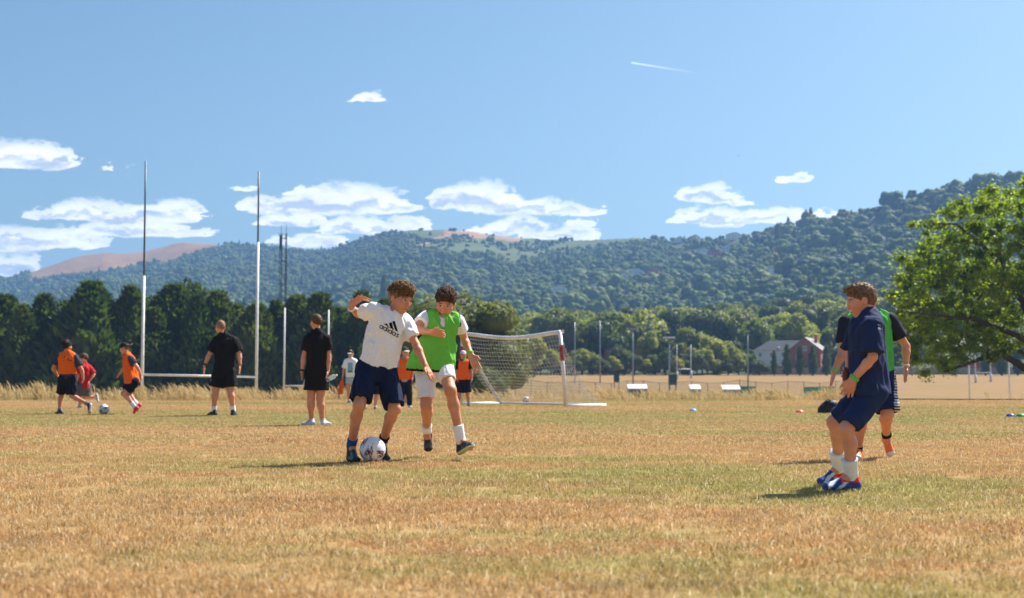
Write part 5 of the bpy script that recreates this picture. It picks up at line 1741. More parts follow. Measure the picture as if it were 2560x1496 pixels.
for k in 'ab': f.sock(k, (.45, .5, .5), top=.06); f.shoe(k, (.03, .22, .16), (.7, .72, .7))
f.hair(HAIR_DARK, thick=.01, lump=.006, front=(.03, .0), back=(-.09, -.06))
f.cap((.62, .60, .62), (0, 0, 1), (.30, .28, .30))
nk_ = f.j['nk'] + A((.03, -.05, .0))
f.part('neck_strap', lambda P: rc(P, nk_ + A((.05, 0, .09)), nk_ + A((-.0, -.06, -.03)), .016, .022), [nk_ - .1, nk_ + .12], (.30, .62, .12), M_CLOTH, .008)
# ------------------------------------------------------------------ goals, posts and other field furniture
M_WPAINT = paint('white_paint', (.78, .78, .77), .45, 0, .08, 3)
M_GPAINT = paint('grey_steel', (.30, .33, .35), .4, .5, .1, 3)
M_DPAINT = paint('dark_steel', (.07, .085, .10), .45, .4, .1, 3)
M_PAD = paint('post_pad', (.62, .68, .78), .6)
M_REDL = paint('red_sticker', (.45, .06, .09), .5, 0, .25, 9)
M_NET = paint('net_cord', (.55, .55, .54), .8)
M_GREENB = paint('green_box', (.012, .055, .030), .6)


def on(px, Y, lift=0.0):
    x = (px - 1280) / FP * Y
    return Vector((x, Y, h1(x, Y) + lift))


# ---- the portable goal
NB = Vector(((1415 - 1280) / FP * 36.5, 36.5, 0)); FB = Vector(((1153 - 1280) / FP * 40.2, 40.2, 0))
NTp = at(1400, 831, 36.5); FTp = at(1156, 836, 40.2)
dp = Vector((1.15, 1.55, 0))
NR, FR = NB + dp, FB + dp
goal = empty('football_goal', NB)
L = lambda p: Vector(p) - NB
MB().tube([L(NB) + Vector((0, 0, .0)), L(NTp)], .055, 12).build('post', M_WPAINT, goal, smooth=True)
MB().tube([L(FB), L(FTp)], .055, 12).build('post', M_WPAINT, goal, smooth=True)
bar = [NTp.lerp(FTp, t_) - Vector((0, 0, .135 * math.sin(math.pi * min(1, t_ * 1.05)) ** 1.3)) for t_ in np.linspace(0, 1, 13)]
MB().tube([L(p) for p in bar], .055, 12).build('crossbar', M_WPAINT, goal, smooth=True)
up = Vector((0, 0, .045))
MB().tube([L(NB + up), L(NR + up)], .045, 10).build('side_rail', M_WPAINT, goal, smooth=True)
MB().tube([L(FB + up), L(FR + up)], .045, 10).build('side_rail', M_WPAINT, goal, smooth=True)
MB().tube([L(NR + up), L(FR + up)], .035, 10).build('rear_rail', M_WPAINT, goal, smooth=True)
for (b_, t_) in ((NB, NTp), (FB, FTp)):
    MB().tube([L(b_.lerp(t_, .62)), L(b_.lerp(t_, .83))], .0585, 12, False).build('sticker', M_REDL, goal, smooth=True)
nb_ = MB(); nu, nv = 36, 20
def netp(u, v):
    a = bar[0].lerp(bar[-1], u); a.z -= .135 * math.sin(math.pi * u) ** 1.3
    b = NR.lerp(FR, u) + up
    p = a.lerp(b, v)
    bow = math.sin(math.pi * v)
    return p - dp * .22 * bow * (1 - .3 * math.sin(7 * u)) - Vector((0, 0, .10 * bow)) + Vector((.02 * math.sin(9 * u + 5 * v), 0, .015 * math.sin(13 * u)))
for i in range(nu + 1): nb_.tube([L(netp(i / nu, k / 10)) for k in range(11)], .0045, 3, False)
for k in range(1, nv): nb_.tube([L(netp(i / 20, k / nv)) for i in range(21)], .0045, 3, False)
def side(base, top, rear, n=14):
    for i in range(1, n):
        t_ = i / n
        a = base.lerp(top, t_); c = rear.lerp(top, t_) - dp * .16 * math.sin(math.pi * t_)
        nb_.tube([L(a), L(a.lerp(c, .5) - Vector((0, 0, .02))), L(c)], .0045, 3, False)
    for i in range(0, n - 2):
        t_ = i / n
        a = base.lerp(rear, t_) + up; b = top.lerp(rear, t_) - dp * .16 * math.sin(math.pi * t_)
        nb_.tube([L(a), L(a.lerp(b, .5)), L(b)], .0045, 3, False)
side(NB, NTp, NR)
nb_.build('net', M_NET, goal)
gb_ = MB()
for i in range(9):
    o_ = Vector((.035 * math.sin(i * 2.1), .03 * math.cos(i * 1.7), 0))
    gb_.tube([L(FTp) + o_ * .4, L(FTp.lerp(FR, .35)) - dp * .06 + o_, L(FTp.lerp(FR, .7)) + o_ * 1.3 - dp * .03, L(FR + up) + o_ * 1.5], .014, 5, False)
gb_.build('gathered_net', M_NET, goal)
MB().box(-.03, .03, -.03, .03, 0, .09).build('corner_clip', M_WPAINT, goal, L(NTp) + Vector((.08, .05, -.02)))
tag(goal, 'white portable football goal with sagging crossbar and net', 'goal')


# ---- rugby posts
def rugby(pa, pb, Ya, Yb, top_a, top_b, bar_a, bar_b, r, label, split=None, pads=False, lean=0, group=None):
    A0, B0 = on(pa, Ya, -.1), on(pb, Yb, -.1)
    o = empty('rugby_posts', A0)
    for (b0, px_, Yv, tp, sp) in ((A0, pa + lean, Ya, top_a, split[0] if split else None), (B0, pb + lean, Yb, top_b, split[1] if split else None)):
        tz = at(px_, tp, Yv).z
        if sp:
            sz_ = at(px_, sp, Yv).z
            u_ = MB().tube([b0 - A0, Vector((b0.x, b0.y, sz_)) - A0], r, 12).build('upright', M_WPAINT, o, smooth=True)
            MB().tube([Vector((b0.x, b0.y, sz_)) - A0, Vector((b0.x, b0.y, tz)) - A0], r * .62, 10).build('upper_pole', M_DPAINT, u_, smooth=True)
        else:
            MB().tube([b0 - A0, Vector((b0.x, b0.y, tz)) - A0], [r, r * .8], 10).build('upright', M_WPAINT, o, smooth=True)
        if pads:
            MB().tube([b0 - A0 + Vector((0, 0, .1)), b0 - A0 + Vector((0, 0, 1.9))], .26, 10).build('pad', M_PAD, o, smooth=True)
    a = Vector((A0.x, A0.y, at(pa, bar_a, Ya).z)); b = Vector((B0.x, B0.y, at(pb, bar_b, Yb).z))
    MB().tube([a - A0, b - A0], r * .8, 10).build('crossbar', M_WPAINT, o, smooth=True)
    return tag(o, label, 'rugby posts', group)
rugby(357, 642, 57.5, 60.5, 404, 430, 937, 943, .062, 'tall white rugby posts with dark upper poles at the left', split=(690, 606))
rugby(711, 821, 168, 171, 770, 775, 965, 966, .12, 'smaller white rugby posts beside the tall man in black')
rugby(1692, 1727, 316, 320, 862, 862, 923, 923, .10, 'tiny far white rugby posts with padded feet right of the floodlights', pads=True)
rugby(2437, 2475, 300, 304, 866, 866, 932, 932, .12, 'far white rugby posts with padded feet seen under the oak', pads=True)


def pole(name, px, Y, top, r, mat, label, cat, group=None, head=None):
    b = on(px, Y, -.1); tz = at(px, top, Y).z - b.z
    o = empty(name, b)
    MB().tube([(0, 0, 0), (0, 0, tz * .5), (0, 0, tz)], [r, r * .85, r * .7], 10).build('pole', mat, o, smooth=True)
    MB().box(-r * 1.6, r * 1.6, -r * 1.6, r * 1.6, 0, .25).build('base_plate', M_GPAINT, o)
    if head: head(o, tz)
    return tag(o, label, cat, group)
for px, Y, tp, lb in ((1319, 300, 846, 'bare grey pole seen through the goal net'), (1437, 300, 806, 'left of the two bare grey poles right of the goal'), (1500, 300, 803, 'right of the two bare grey poles right of the goal')):
    pole('net_pole', px, Y, tp, .15, M_GPAINT, lb, 'pole')
for px, tp, lb in ((2421, 868, 'left of the two tall white poles under the oak'), (2521, 850, 'right of the two tall white poles under the oak')):
    pole('net_pole', px, 185, tp, .13, M_WPAINT, lb, 'pole')
def head_bar(o, tz):
    MB().box(-1.1, 1.1, -.06, .06, tz - .1, tz).build('lamp_bar', M_GPAINT, o)
    for k in (-.9, -.3, .3, .9): MB().box(k - .22, k + .22, -.3, .2, tz, tz + .32).build('lamp', M_GPAINT, o)
def head_flat(o, tz):
    MB().box(-1.1, 1.1, -.5, .5, tz, tz + .28).build('lamp_hood', M_WPAINT, o)
    MB().box(-.9, .9, -.4, .4, tz - .06, tz - .005).build('lamp', M_GPAINT, o)
def head_small(o, tz):
    MB().box(-.5, .5, -.2, .2, tz, tz + .25).build('lamp', M_GPAINT, o)
pole('floodlight', 1582, 262, 824, .16, M_GPAINT, 'slim floodlight mast with a row of grey lamps', 'floodlight', None, head_bar)
pole('floodlight', 1673, 268, 846, .19, M_GPAINT, 'floodlight mast with a flat white hood', 'floodlight', None, head_flat)
pole('floodlight', 1869, 258, 830, .16, M_GPAINT, 'dark floodlight mast left of the brick house', 'floodlight', None, head_small)
for px, Y, y0, y1, w, lb in ((1541, 268, 935, 956, 1.1, 'small dark green box on a post right of the bare poles'), (1681, 262, 939, 963, 1.6, 'larger dark green box on a post beside the hooded floodlight')):
    b = on(px, Y); zt = at(px, y0, Y).z - b.z; zb = at(px, y1, Y).z - b.z
    o = empty('score_box', b)
    MB().box(-w / 2, w / 2, -.25, .25, zb, zt).build('box', M_GREENB, o)
    MB().box(-w / 2 - .08, w / 2 + .08, -.33, .33, zt, zt + .1).build('roof', M_GREENB, o)
    for sx_ in (-1, 1): MB().box(sx_ * w * .4 - .05, sx_ * w * .4 + .05, -.05, .05, -.1, zb).build('leg', M_DPAINT, o)
    tag(o, lb, 'box')

# ---- mesh fence and team shelters along the far pitch
fence = empty('mesh_fence', on(1290, 256))
F0 = Vector(fence.location)
M_FENCE = paint('fence_mesh', (.16, .19, .18), .6, .2)
M_SHEET = paint('green_windbreak', (.06, .28, .16), .8)
fx = list(range(1288, 2140, 40))
tops = []
for i, px in enumerate(fx):
    Yv = 256 + 2 * math.sin(i); b = on(px, Yv); hgt = 2.7 + .25 * math.sin(i * 1.9)
    MB().tube([b - F0 - Vector((0, 0, .1)), b - F0 + Vector((0, 0, hgt))], .06, 6).build('post', M_DPAINT, fence)
    tops.append((b, hgt))
for (a, ha), (b, hb) in zip(tops[:-1], tops[1:]):
    MB().tube([a - F0 + Vector((0, 0, ha - .1)), b - F0 + Vector((0, 0, hb - .1))], .035, 5).build('rail', M_DPAINT, fence)
    mm = MB(); n_ = 14
    for k in range(1, n_):
        p = a.lerp(b, k / n_); mm.tube([p - F0, p - F0 + Vector((0, 0, ha + (hb - ha) * k / n_ - .1))], .022, 3, False)
    for k in range(1, 8):
        z_ = ha * k / 8; mm.tube([a - F0 + Vector((0, 0, z_)), b - F0 + Vector((0, 0, z_))], .014, 3, False)
    mm.build('mesh_panel', M_FENCE, fence)
for i, j_ in ((14, 15), (18, 19), (19, 20)):
    a, b = tops[i][0], tops[j_][0]
    mm = MB(); q_ = Vector((0, -.1, 0))
    mm.face([a - F0 + q_ + Vector((0, 0, .2)), b - F0 + q_ + Vector((0, 0, .2)), b - F0 + q_ + Vector((0, 0, 1.7)), a - F0 + q_ + Vector((0, 0, 1.7))])
    ob_ = mm.build('windbreak_sheet', M_SHEET, fence); sm = ob_.modifiers.new('thick', 'SOLIDIFY'); sm.thickness = .03
tag(fence, 'mesh fence with dark posts along the far pitch', 'fence')
M_CLEAR = paint('clear_panel', (.42, .47, .48), .25, 0, .1)
for (x0, x1, tp, lb) in ((1568, 1617, 961, 'wide white roofed team shelter below the slim floodlight'), (1723, 1750, 962, 'narrow white roofed team shelter right of the hooded floodlight'), (1803, 1848, 963, 'white roofed team shelter left of the dark floodlight')):
    Yv = 248; b = on((x0 + x1) / 2, Yv); w = (x1 - x0) / FP * Yv / 2; zt = at(x0, tp, Yv).z - b.z
    o = empty('team_shelter', b)
    rf_ = MB(); rf_.v = [(-w, -1.1, zt - .75), (w, -1.1, zt - .75), (w, .8, zt), (-w, .8, zt), (-w, -1.1, zt - .9), (w, -1.1, zt - .9), (w, .8, zt - .2), (-w, .8, zt - .2)]; rf_.f = [(0, 1, 2, 3), (7, 6, 5, 4), (0, 4, 5, 1), (1, 5, 6, 2), (2, 6, 7, 3), (3, 7, 4, 0)]
    rf_.build('roof', M_WPAINT, o)
    MB().box(-w + .05, w - .05, .72, .78, .1, zt - .25).build('back_panel', M_CLEAR, o)
    for sx_ in (-1, 1):
        MB().box(sx_ * (w - .06) - .04, sx_ * (w - .06) + .04, -.85, .70, .1, zt - .95).build('side_panel', M_CLEAR, o)
        MB().box(sx_ * (w - .14) - .05, sx_ * (w - .14) + .05, -.85, -.75, -.1, zt - .95).build('post', M_GPAINT, o)
    MB().box(-w + .15, w - .15, .2, .68, .45, .55).build('bench', M_DPAINT, o)
    tag(o, lb, 'shelter')

# ---- twin lattice mast behind the cypresses
def lattice(px0, Y, top, w, o, base):
    b = on(px0, Y); H = at(px0, top, Y).z - b.z
    mb = MB(); c = [(-w, -w * .6), (w, -w * .6), (0, w)]
    for (x, y) in c: mb.tube([(x, y, 0), (x * .8, y * .8, H)], .05, 5)
    n_ = 26
    for i in range(n_):
        z0, z1 = H * i / n_, H * (i + 1) / n_
        for k in range(3):
            a, e = c[k], c[(k + 1) % 3]
            mb.tube([(a[0], a[1], z0), (e[0], e[1], z1)], .028, 3, False); mb.tube([(a[0], a[1], z1), (e[0], e[1], z1)], .028, 3, False)
    mb.build('lattice_leg', M_DPAINT, o, b - base)
    MB().tube([(0, 0, H), (0, 0, H + 1.6)], .04, 5).build('aerial', M_DPAINT, o, b - base)
    return b, H
mo = empty('lattice_mast', on(700, 250)); mbase = Vector(mo.location)
ba, Ha = lattice(700, 250, 584, .28, mo, mbase); bb, Hb = lattice(713, 250, 584, .16, mo, mbase)
for z_ in (.97, .83): MB().tube([ba - mbase + Vector((0, 0, Ha * z_)), bb - mbase + Vector((0, 0, Hb * z_))], .09, 6).build('cross_bar', M_DPAINT, mo)
MB().box(-.2, .2, -.2, .2, Ha - 3.0, Ha - .3).build('antenna_panel', M_DPAINT, mo)
tag(mo, 'dark twin lattice radio mast rising behind the cypress row', 'mast')

# ---- long white roofed hall behind the cypresses
hl = empty('sports_hall', on(130, 216)); hb_ = Vector(hl.location)
zt0 = at(130, 768, 216).z - hb_.z
MB().box(-9.5, 9, 0, 14, 0, zt0 - .6).build('wall', paint('hall_wall', (.45, .47, .46), .7), hl)
MB().box(-10, 9.5, -.4, 14.4, zt0 - .6, zt0).build('roof', M_WPAINT, hl)
tag(hl, 'long low hall with a white roof edge behind the cypress row', 'building')


# ---- houses
M_BRICK, t = new_mat('red_brick')
tc = t.node('ShaderNodeTexCoord'); br = t.node('ShaderNodeTexBrick'); t.put(br.inputs['Vector'], t.scale3(tc.outputs['Object'], (1, 1, 1)))
br.inputs['Scale'].default_value = 2.2; br.inputs['Color1'].default_value = (.42, .095, .055, 1); br.inputs['Color2'].default_value = (.50, .13, .08, 1); br.inputs['Mortar'].default_value = (.30, .12, .08, 1); br.inputs['Mortar Size'].default_value = .012
t.put(t.out.inputs[0], principled(t, br.outputs[0], .85).outputs[0])
M_RENDER = paint('white_render', (.74, .72, .70), .8, 0, .05, .6)
M_SLATE = paint('grey_slate', (.055, .06, .072), .6, 0, .15, 1.5)
M_TILE = paint('pale_roof', (.24, .23, .22), .7, 0, .12, 1.5)
M_GLASSW, t = new_mat('window_glass'); t.put(t.out.inputs[0], principled(t, (.16, .20, .25), .08, 0, .6).outputs[0])
M_LWALL = paint('grey_boundary_wall', (.30, .28, .27), .85, 0, .12, .8)


def windows(par, mats, cols, rows_, face, w=.95, h=1.25):
    """windows on a wall: cols along, rows_ heights; face(u, z, out) -> local point"""
    for u in cols:
        for z in rows_:
            fr = MB(); gl_ = MB()
            def quad(mb, u0, u1, z0, z1, o0, o1):
                P_ = [face(u_, z_, o_) for o_ in (o0, o1) for (u_, z_) in ((u0, z0), (u1, z0), (u1, z1), (u0, z1))]
                k = len(mb.v); mb.v += [tuple(p) for p in P_]
                for q in ((0, 1, 2, 3), (4, 7, 6, 5), (0, 4, 5, 1), (1, 5, 6, 2), (2, 6, 7, 3), (3, 7, 4, 0)): mb.f.append(tuple(k + i for i in q))
            for (a, b, c_, d_) in ((u - w / 2, u + w / 2, z - h / 2, z - h / 2 + .1), (u - w / 2, u + w / 2, z + h / 2 - .1, z + h / 2), (u - w / 2, u - w / 2 + .09, z - h / 2 + .1, z + h / 2 - .1), (u + w / 2 - .09, u + w / 2, z - h / 2 + .1, z + h / 2 - .1), (u - .035, u + .035, z - h / 2 + .1, z + h / 2 - .1)):
                quad(fr, a, b, c_, d_, .003, .06)
            quad(gl_, u - w / 2 + .09, u + w / 2 - .09, z - h / 2 + .1, z + h / 2 - .1, .004, .02)
            f_ = fr.build('window', M_RENDER, par); gl_.build('pane', M_GLASSW, f_)


def gable_block(o, name, x0, x1, y0, y1, ze, zr, wall_mat, roof_mat, axis='y', ov=.35):
    """block with a pitched roof whose ridge runs along axis"""
    mb = MB()
    if axis == 'y':
        xm = (x0 + x1) / 2
        mb.face([(x0, y0, 0), (x1, y0, 0), (x1, y0, ze), (xm, y0, zr), (x0, y0, ze)]); mb.face([(x1, y1, 0), (x0, y1, 0), (x0, y1, ze), (xm, y1, zr), (x1, y1, ze)])
        mb.face([(x0, y1, 0), (x0, y0, 0), (x0, y0, ze), (x0, y1, ze)]); mb.face([(x1, y0, 0), (x1, y1, 0), (x1, y1, ze), (x1, y0, ze)])
        w_ = mb.build('wall', wall_mat, o)
        for sx_, xe in ((-1, x0), (1, x1)):
            r_ = MB(); sl = (zr - ze) / abs(xm - xe); xo = xe + sx_ * ov; zo = ze - ov * sl
            th = .18
            r_.face([(xo, y0 - ov, zo), (xm, y0 - ov, zr), (xm, y1 + ov, zr), (xo, y1 + ov, zo)]); r_.face([(xo, y0 - ov, zo + th), (xo, y1 + ov, zo + th), (xm, y1 + ov, zr + th), (xm, y0 - ov, zr + th)])
            r_.face([(xo, y0 - ov, zo), (xo, y0 - ov, zo + th), (xm, y0 - ov, zr + th), (xm, y0 - ov, zr)]); r_.face([(xo, y0 - ov, zo), (xo, y1 + ov, zo), (xo, y1 + ov, zo + th), (xo, y0 - ov, zo + th)])
            r_.face([(xo, y1 + ov, zo), (xm, y1 + ov, zr), (xm, y1 + ov, zr + th), (xo, y1 + ov, zo + th)])
            r_.build('roof', roof_mat, o)
    return w_


def brick_house(px, Y, label, rot, wing=True, s=1.0, name='brick_house'):
    b = on(px, Y); o = empty(name, b, rot)
    # gable end faces local -y, the long side faces local +x
    gw = 4.0 * s; ze = 6.2 * s; zr = 9.3 * s
    gable_block(o, 'main', -gw, gw, 0, 9 * s, ze, zr, M_BRICK, M_TILE)
    windows(o, None, (-1.9 * s, 1.9 * s), (1.6, 4.3), lambda u, z, e: (u, -e, z)); windows(o, None, (0,), (6.5,), lambda u, z, e: (u, -e, z))
    windows(o, None, (2.0, 6.6), (1.6, 4.4), lambda u, z, e: (gw + e, u, z))
    MB().box(1.5, 2.3, 4.5, 5.3, zr - 1.2, zr + .9).build('chimney', M_BRICK, o)
    MB().box(-.5, .5, -.07, -.003, .0, 2.1).build('door', M_DPAINT, o)
    if wing:
        xw0, xw1 = -gw - 9.5 * s, -gw - .004
        mb = MB(); ym = 4.5 * s; y0, y1 = .8, 8.2 * s; z2 = zr - .5
        mb.face([(xw0, y0, 2.0), (xw1, y0, 2.0), (xw1, y0, ze), (xw0, y0, ze)]); mb.face([(xw0, y1, 2.0), (xw0, y0, 2.0), (xw0, y0, ze), (xw0, y1, ze)]); mb.face([(xw1, y1, 2), (xw0, y1, 2), (xw0, y1, ze), (xw1, y1, ze)])
        mb.build('rendered_wall', M_RENDER, o)
        MB().box(xw0 - .02, xw1, y0 - .02, y1 + .02, 0, 2.0).build('plinth_wall', M_BRICK, o)
        r_ = MB(); ov = .35
        r_.face([(xw0 - ov, y0 - ov, ze - .1), (xw1 + 3, y0 - ov, ze - .1), (xw1 + 3, ym, z2), (xw0 + 3.2, ym, z2)]); r_.face([(xw0 - ov, y1 + ov, ze - .1), (xw0 - ov, y0 - ov, ze - .1), (xw0 + 3.2, ym, z2)])
        r_.face([(xw1 + 3, y1 + ov, ze - .1), (xw0 - ov, y1 + ov, ze - .1), (xw0 + 3.2, ym, z2), (xw1 + 3, ym, z2)])
        r_.build('wing_roof', M_SLATE, o)
        MB().box(xw0 + 6.2, xw0 + 6.5, y0 - .4, ym, ze + .6, ze + .9).build('verge', M_RENDER, o)
        windows(o, None, (xw0 + 1.6, xw0 + 4.6, xw0 + 7.6), (3.0, 5.0), lambda u, z, e: (u, y0 - e, z), .85, 1.2)
    return tag(o, label, 'house')
brick_house(2012, 352, 'red brick house with gable and white rendered wing behind the row of columnar trees', math.radians(-24))
brick_house(2132, 362, 'pinkish brick house half hidden behind the boy in navy', math.radians(-30), False)
brick_house(2490, 362, 'red brick house seen under the oak branches', math.radians(10), True)
bw = empty('boundary_wall', on(1880, 347)); bw0 = Vector(bw.location)
wpx = list(range(1880, 2700, 55))
for i in range(len(wpx) - 1):
    a, b = on(wpx[i], 347) - bw0, on(wpx[i + 1], 347) - bw0
    mb = MB(); z1 = 1.7
    mb.v = [(a.x + .01, a.y, -.3), (b.x - .01, b.y, -.3), (b.x - .01, b.y + .3, -.3), (a.x + .01, a.y + .3, -.3), (a.x + .01, a.y, z1 + a.z), (b.x - .01, b.y, z1 + b.z), (b.x - .01, b.y + .3, z1 + b.z), (a.x + .01, a.y + .3, z1 + a.z)]
    mb.f = [(0, 3, 2, 1), (4, 5, 6, 7), (0, 1, 5, 4), (1, 2, 6, 5), (2, 3, 7, 6), (3, 0, 4, 7)]
    mb.build('wall_panel', M_LWALL, bw)
tag(bw, 'long low grey wall in front of the brick houses', 'wall', kind='thing')
eb = empty('added_bank_shading', (14.5, float(edge_y(np.array(14.5))) - .2, 0))  # dark strip added to draw the shade line of the bank lip
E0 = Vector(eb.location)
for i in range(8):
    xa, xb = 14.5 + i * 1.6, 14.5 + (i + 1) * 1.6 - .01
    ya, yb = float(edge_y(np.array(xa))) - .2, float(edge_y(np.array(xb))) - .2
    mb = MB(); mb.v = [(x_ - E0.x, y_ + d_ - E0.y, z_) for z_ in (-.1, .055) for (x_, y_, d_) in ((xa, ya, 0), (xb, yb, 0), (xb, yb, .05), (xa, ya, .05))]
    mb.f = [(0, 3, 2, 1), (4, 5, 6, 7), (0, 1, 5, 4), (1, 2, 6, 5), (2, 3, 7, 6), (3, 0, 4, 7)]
    mb.build('shade_piece', paint('lip_shade_brown', (.07, .045, .03), .9), eb)
tag(eb, 'low dark strip put in as edging along the pitch edge below the oak', 'shading')
for i, (px, tp, w_) in enumerate([(1935, 878, .8), (1967, 863, 1.0), (1999, 864, .85), (2031, 864, 1.0), (2065, 866, 1.05), (2110, 868, .95), (2385, 872, 1.05), (2462, 868, 1.0), (2503, 866, 1.15), (2543, 866, 1.1)]):
    Yv = 341; p = at(px, tp, Yv); zb = h1(p.x, Yv); hh = p.z - zb
    tree('columnar_tree', p.x, Yv, zb, hh, hh * w_, COLM[i % 2], M_CYP, TRUNK_BARE, 'slim columnar tree, %s from the left in the line before the brick houses' % ORD[i], 'tree', 'columnar trees before the houses', i)
for i, (hq, hp, hy, hw) in enumerate(HOUSE_AT):
    x = (hq - 1280) / FP * hy; b = Vector((x, hy, h1(x, hy)))
    o = empty('hillside_house', b, math.radians(-20 + 17 * (i % 4)))
    w = hw * .42
    gable_block(o, 'main', -w * 1.3, w * 1.3, -w * .7, w * .7, 6.0, 8.6, M_RENDER if i % 4 else M_BRICK, M_SLATE, 'y')
    windows(o, None, (-w * .7, 0, w * .7), (1.6, 4.4), lambda u, z, e: (u, -w * .7 - e, z), 1.2, 1.3)
    side_ = 'left' if i in (3, 5, 6, 13) else 'upper'
    tag(o, 'small pale house among the hillside trees, %s from the left of those showing' % ORD[sorted(range(len(HH)), key=lambda k_: HH[k_][0]).index(i)], 'house', 'houses on the wooded hillside')
# red brick block hidden among the trees behind the poles
b = on(1545, 356); o = empty('brick_block', b)
MB().box(-3.2, 3.2, 0, 7, 0, 6.4).build('wall', M_BRICK, o); MB().box(-3.6, 3.6, -.4, 7.4, 6.4, 6.9).build('roof', M_SLATE, o)
windows(o, None, (-1.6, 1.6), (1.7, 4.6), lambda u, z, e: (u, -e, z))
tag(o, 'dark red brick block hidden among trees behind the bare poles', 'building')

# ---- balls
def ball(px, Y, r, label, seed, rot):
    n_ = 48; th = np.linspace(0, np.pi, n_ + 1); ph = np.linspace(0, 2 * np.pi, 2 * n_ + 1)[:-1]
    V = np.array([[math.sin(a) * math.cos(b_), math.sin(a) * math.sin(b_), math.cos(a)] for a in th for b_ in ph])
    k = 2 * n_; i = np.arange(n_)[:, None] * k; j_ = np.arange(k)[None]; jn = (j_ + 1) % k
    Fc = np.stack([i + j_, i + k + j_, i + k + jn, i + jn], -1).reshape(-1, 4)
    col = np.tile(A((.80, .80, .82)), (len(V), 1))
    g = (1 + 5 ** .5) / 2
    dirs = [unit(A(d)) for d in [(0, s1, s2 * g) for s1 in (-1, 1) for s2 in (-1, 1)] + [(s1, s2 * g, 0) for s1 in (-1, 1) for s2 in (-1, 1)] + [(s2 * g, 0, s1) for s1 in (-1, 1) for s2 in (-1, 1)]]
    Rm = np.array(Matrix.Rotation(rot, 3, Vector((.4, .5, .77)).normalized()))
    seam = np.full(len(V), 9.0)
    for q, d in enumerate(dirs[::2] if seed == 1 else dirs):
        d = Rm @ d; t1 = unit(np.cross(d, Rm @ unit(A((.3, .9, .2 + q * .1))))); t2 = np.cross(d, t1)
        z = V @ d; u = V @ t1; v = V @ t2; m = z > .3
        for (uo, vo, w_, h_, c_) in ((-.12, .02, .17, .62, (.17, .02, .045)), (.14, -.08, .13, .52, (.020, .025, .10)), (.36, .12, .09, .34, (.25, .03, .05))):
            x = u - uo - .35 * (v - vo); y = v - vo
            c = m & (np.abs(x) < w_ * np.clip(1 - np.abs(y) / h_, 0, 1) * (1 + .25 * np.sin(5 * y))) & (np.abs(y) < h_)
            col = np.where(c[:, None], A(c_), col)
            c = c & (np.abs(x) < w_ * .18 * np.clip(1 - np.abs(y) / h_, 0, 1))
            col = np.where(c[:, None], A((.70, .66, .70)), col)
        seam = np.minimum(seam, np.where(m, np.abs(np.sqrt(u * u + v * v) - .50), 9))
    V2 = V * (1 - .02 * np.exp(-(seam / .025) ** 2))[:, None]
    me = mesh_np('football', V2 * r, Fc, True); set_col(me, col)
    x = (px - 1280) / FP * Y
    return tag(link('football', me, col_mat('ball_skin', .35, 0, 0, 0, .5), None, (x, Y, r + .004)), label, 'ball')
ball(933, 11.62, .111, 'white football with maroon and navy print at the feet of the boy in white', 1, .55)
ball(263, 28.6, .111, 'white and purple football rolling between the boys at the left', 2, 2.0)
ball(1315, 43.2, .112, 'football resting on the grass behind the goal net', 3, 1.2)

# ---- marker cones
for px, Y, cl, lb in ((1731, 31.6, (.16, .42, .75), 'pale blue marker disc alone on the grass right of the goal'), (1997, 30.0, (.75, .12, .10), 'red marker disc left of the black bag'), (2522, 26.6, (.03, .06, .42), 'dark blue marker disc at the right edge'), (2548, 26.6, (.02, .34, .08), 'green marker disc at the right edge')):
    x = (px - 1280) / FP * Y; o = empty('marker_disc', (x, Y, .012))
    prof = [(.098, 0), (.098, .006), (.060, .052), (.030, .060), (.026, .056), (.055, .046), (.090, .0)]
    mb = MB(); n_ = 20
    for (r_, z_) in prof: mb.v += [(r_ * math.cos(2 * math.pi * k / n_), r_ * math.sin(2 * math.pi * k / n_), z_) for k in range(n_)]
    for i in range(len(prof) - 1):
        for k in range(n_): mb.f.append((i * n_ + k, i * n_ + (k + 1) % n_, (i + 1) * n_ + (k + 1) % n_, (i + 1) * n_ + k))
    mb.build('disc', paint('marker_' + '_'.join(str(int(c * 99)) for c in cl), cl, .45), o, smooth=True)
    tag(o, lb, 'marker')

# ---- black holdall on the grass
Yb = 29.8; bx = (2072 - 1280) / FP * Yb
bag = empty('holdall', (bx, Yb, 0))
V, Q = surf(lambda P: smax(smin(ell(P, A((.03, 0, .10)), np.eye(3), A((.235, .15, .20))), ell(P, A((-.12, -.02, .06)), np.eye(3), A((.15, .14, .13))), .08) + .014 * (fbm(P, 16, 2, 4) - .5), -P[:, 2], .02), (-.35, -.25, -.02), (.35, .25, .36), .012)
me = mesh_np('bag_body', V, Q, True); set_col(me, np.tile(A((.014, .015, .019)), (len(V), 1))); link('bag_body', me, col_mat('bag_cloth', .6, 20, .2, 0, .35), bag)
MB().tube([(-.17, -.09, .14), (-.15, -.12, .24), (-.06, -.08, .31), (.03, -.05, .27)], .014, 6).build('strap', paint('bag_strap', (.05, .045, .055), .7), bag, smooth=True)
V, Q = surf(lambda P: ell(P, A((.10, -.155, .05)), np.eye(3), A((.032, .016, .024))), (.02, -.2, 0), (.16, -.1, .12), .005)
link('white_tag', mesh_np('white_tag', V, Q, True), M_WPAINT, bag)
V, Q = surf(lambda P: ell(P, A((-.06, -.04, .285)), np.eye(3), A((.04, .03, .02))), (-.13, -.1, .2), (.02, .02, .34), .006)
link('towel_end', mesh_np('towel_end', V, Q, True), M_WPAINT, bag)
tag(bag, 'black holdall bag lying on the grass left of the boy in navy', 'bag')

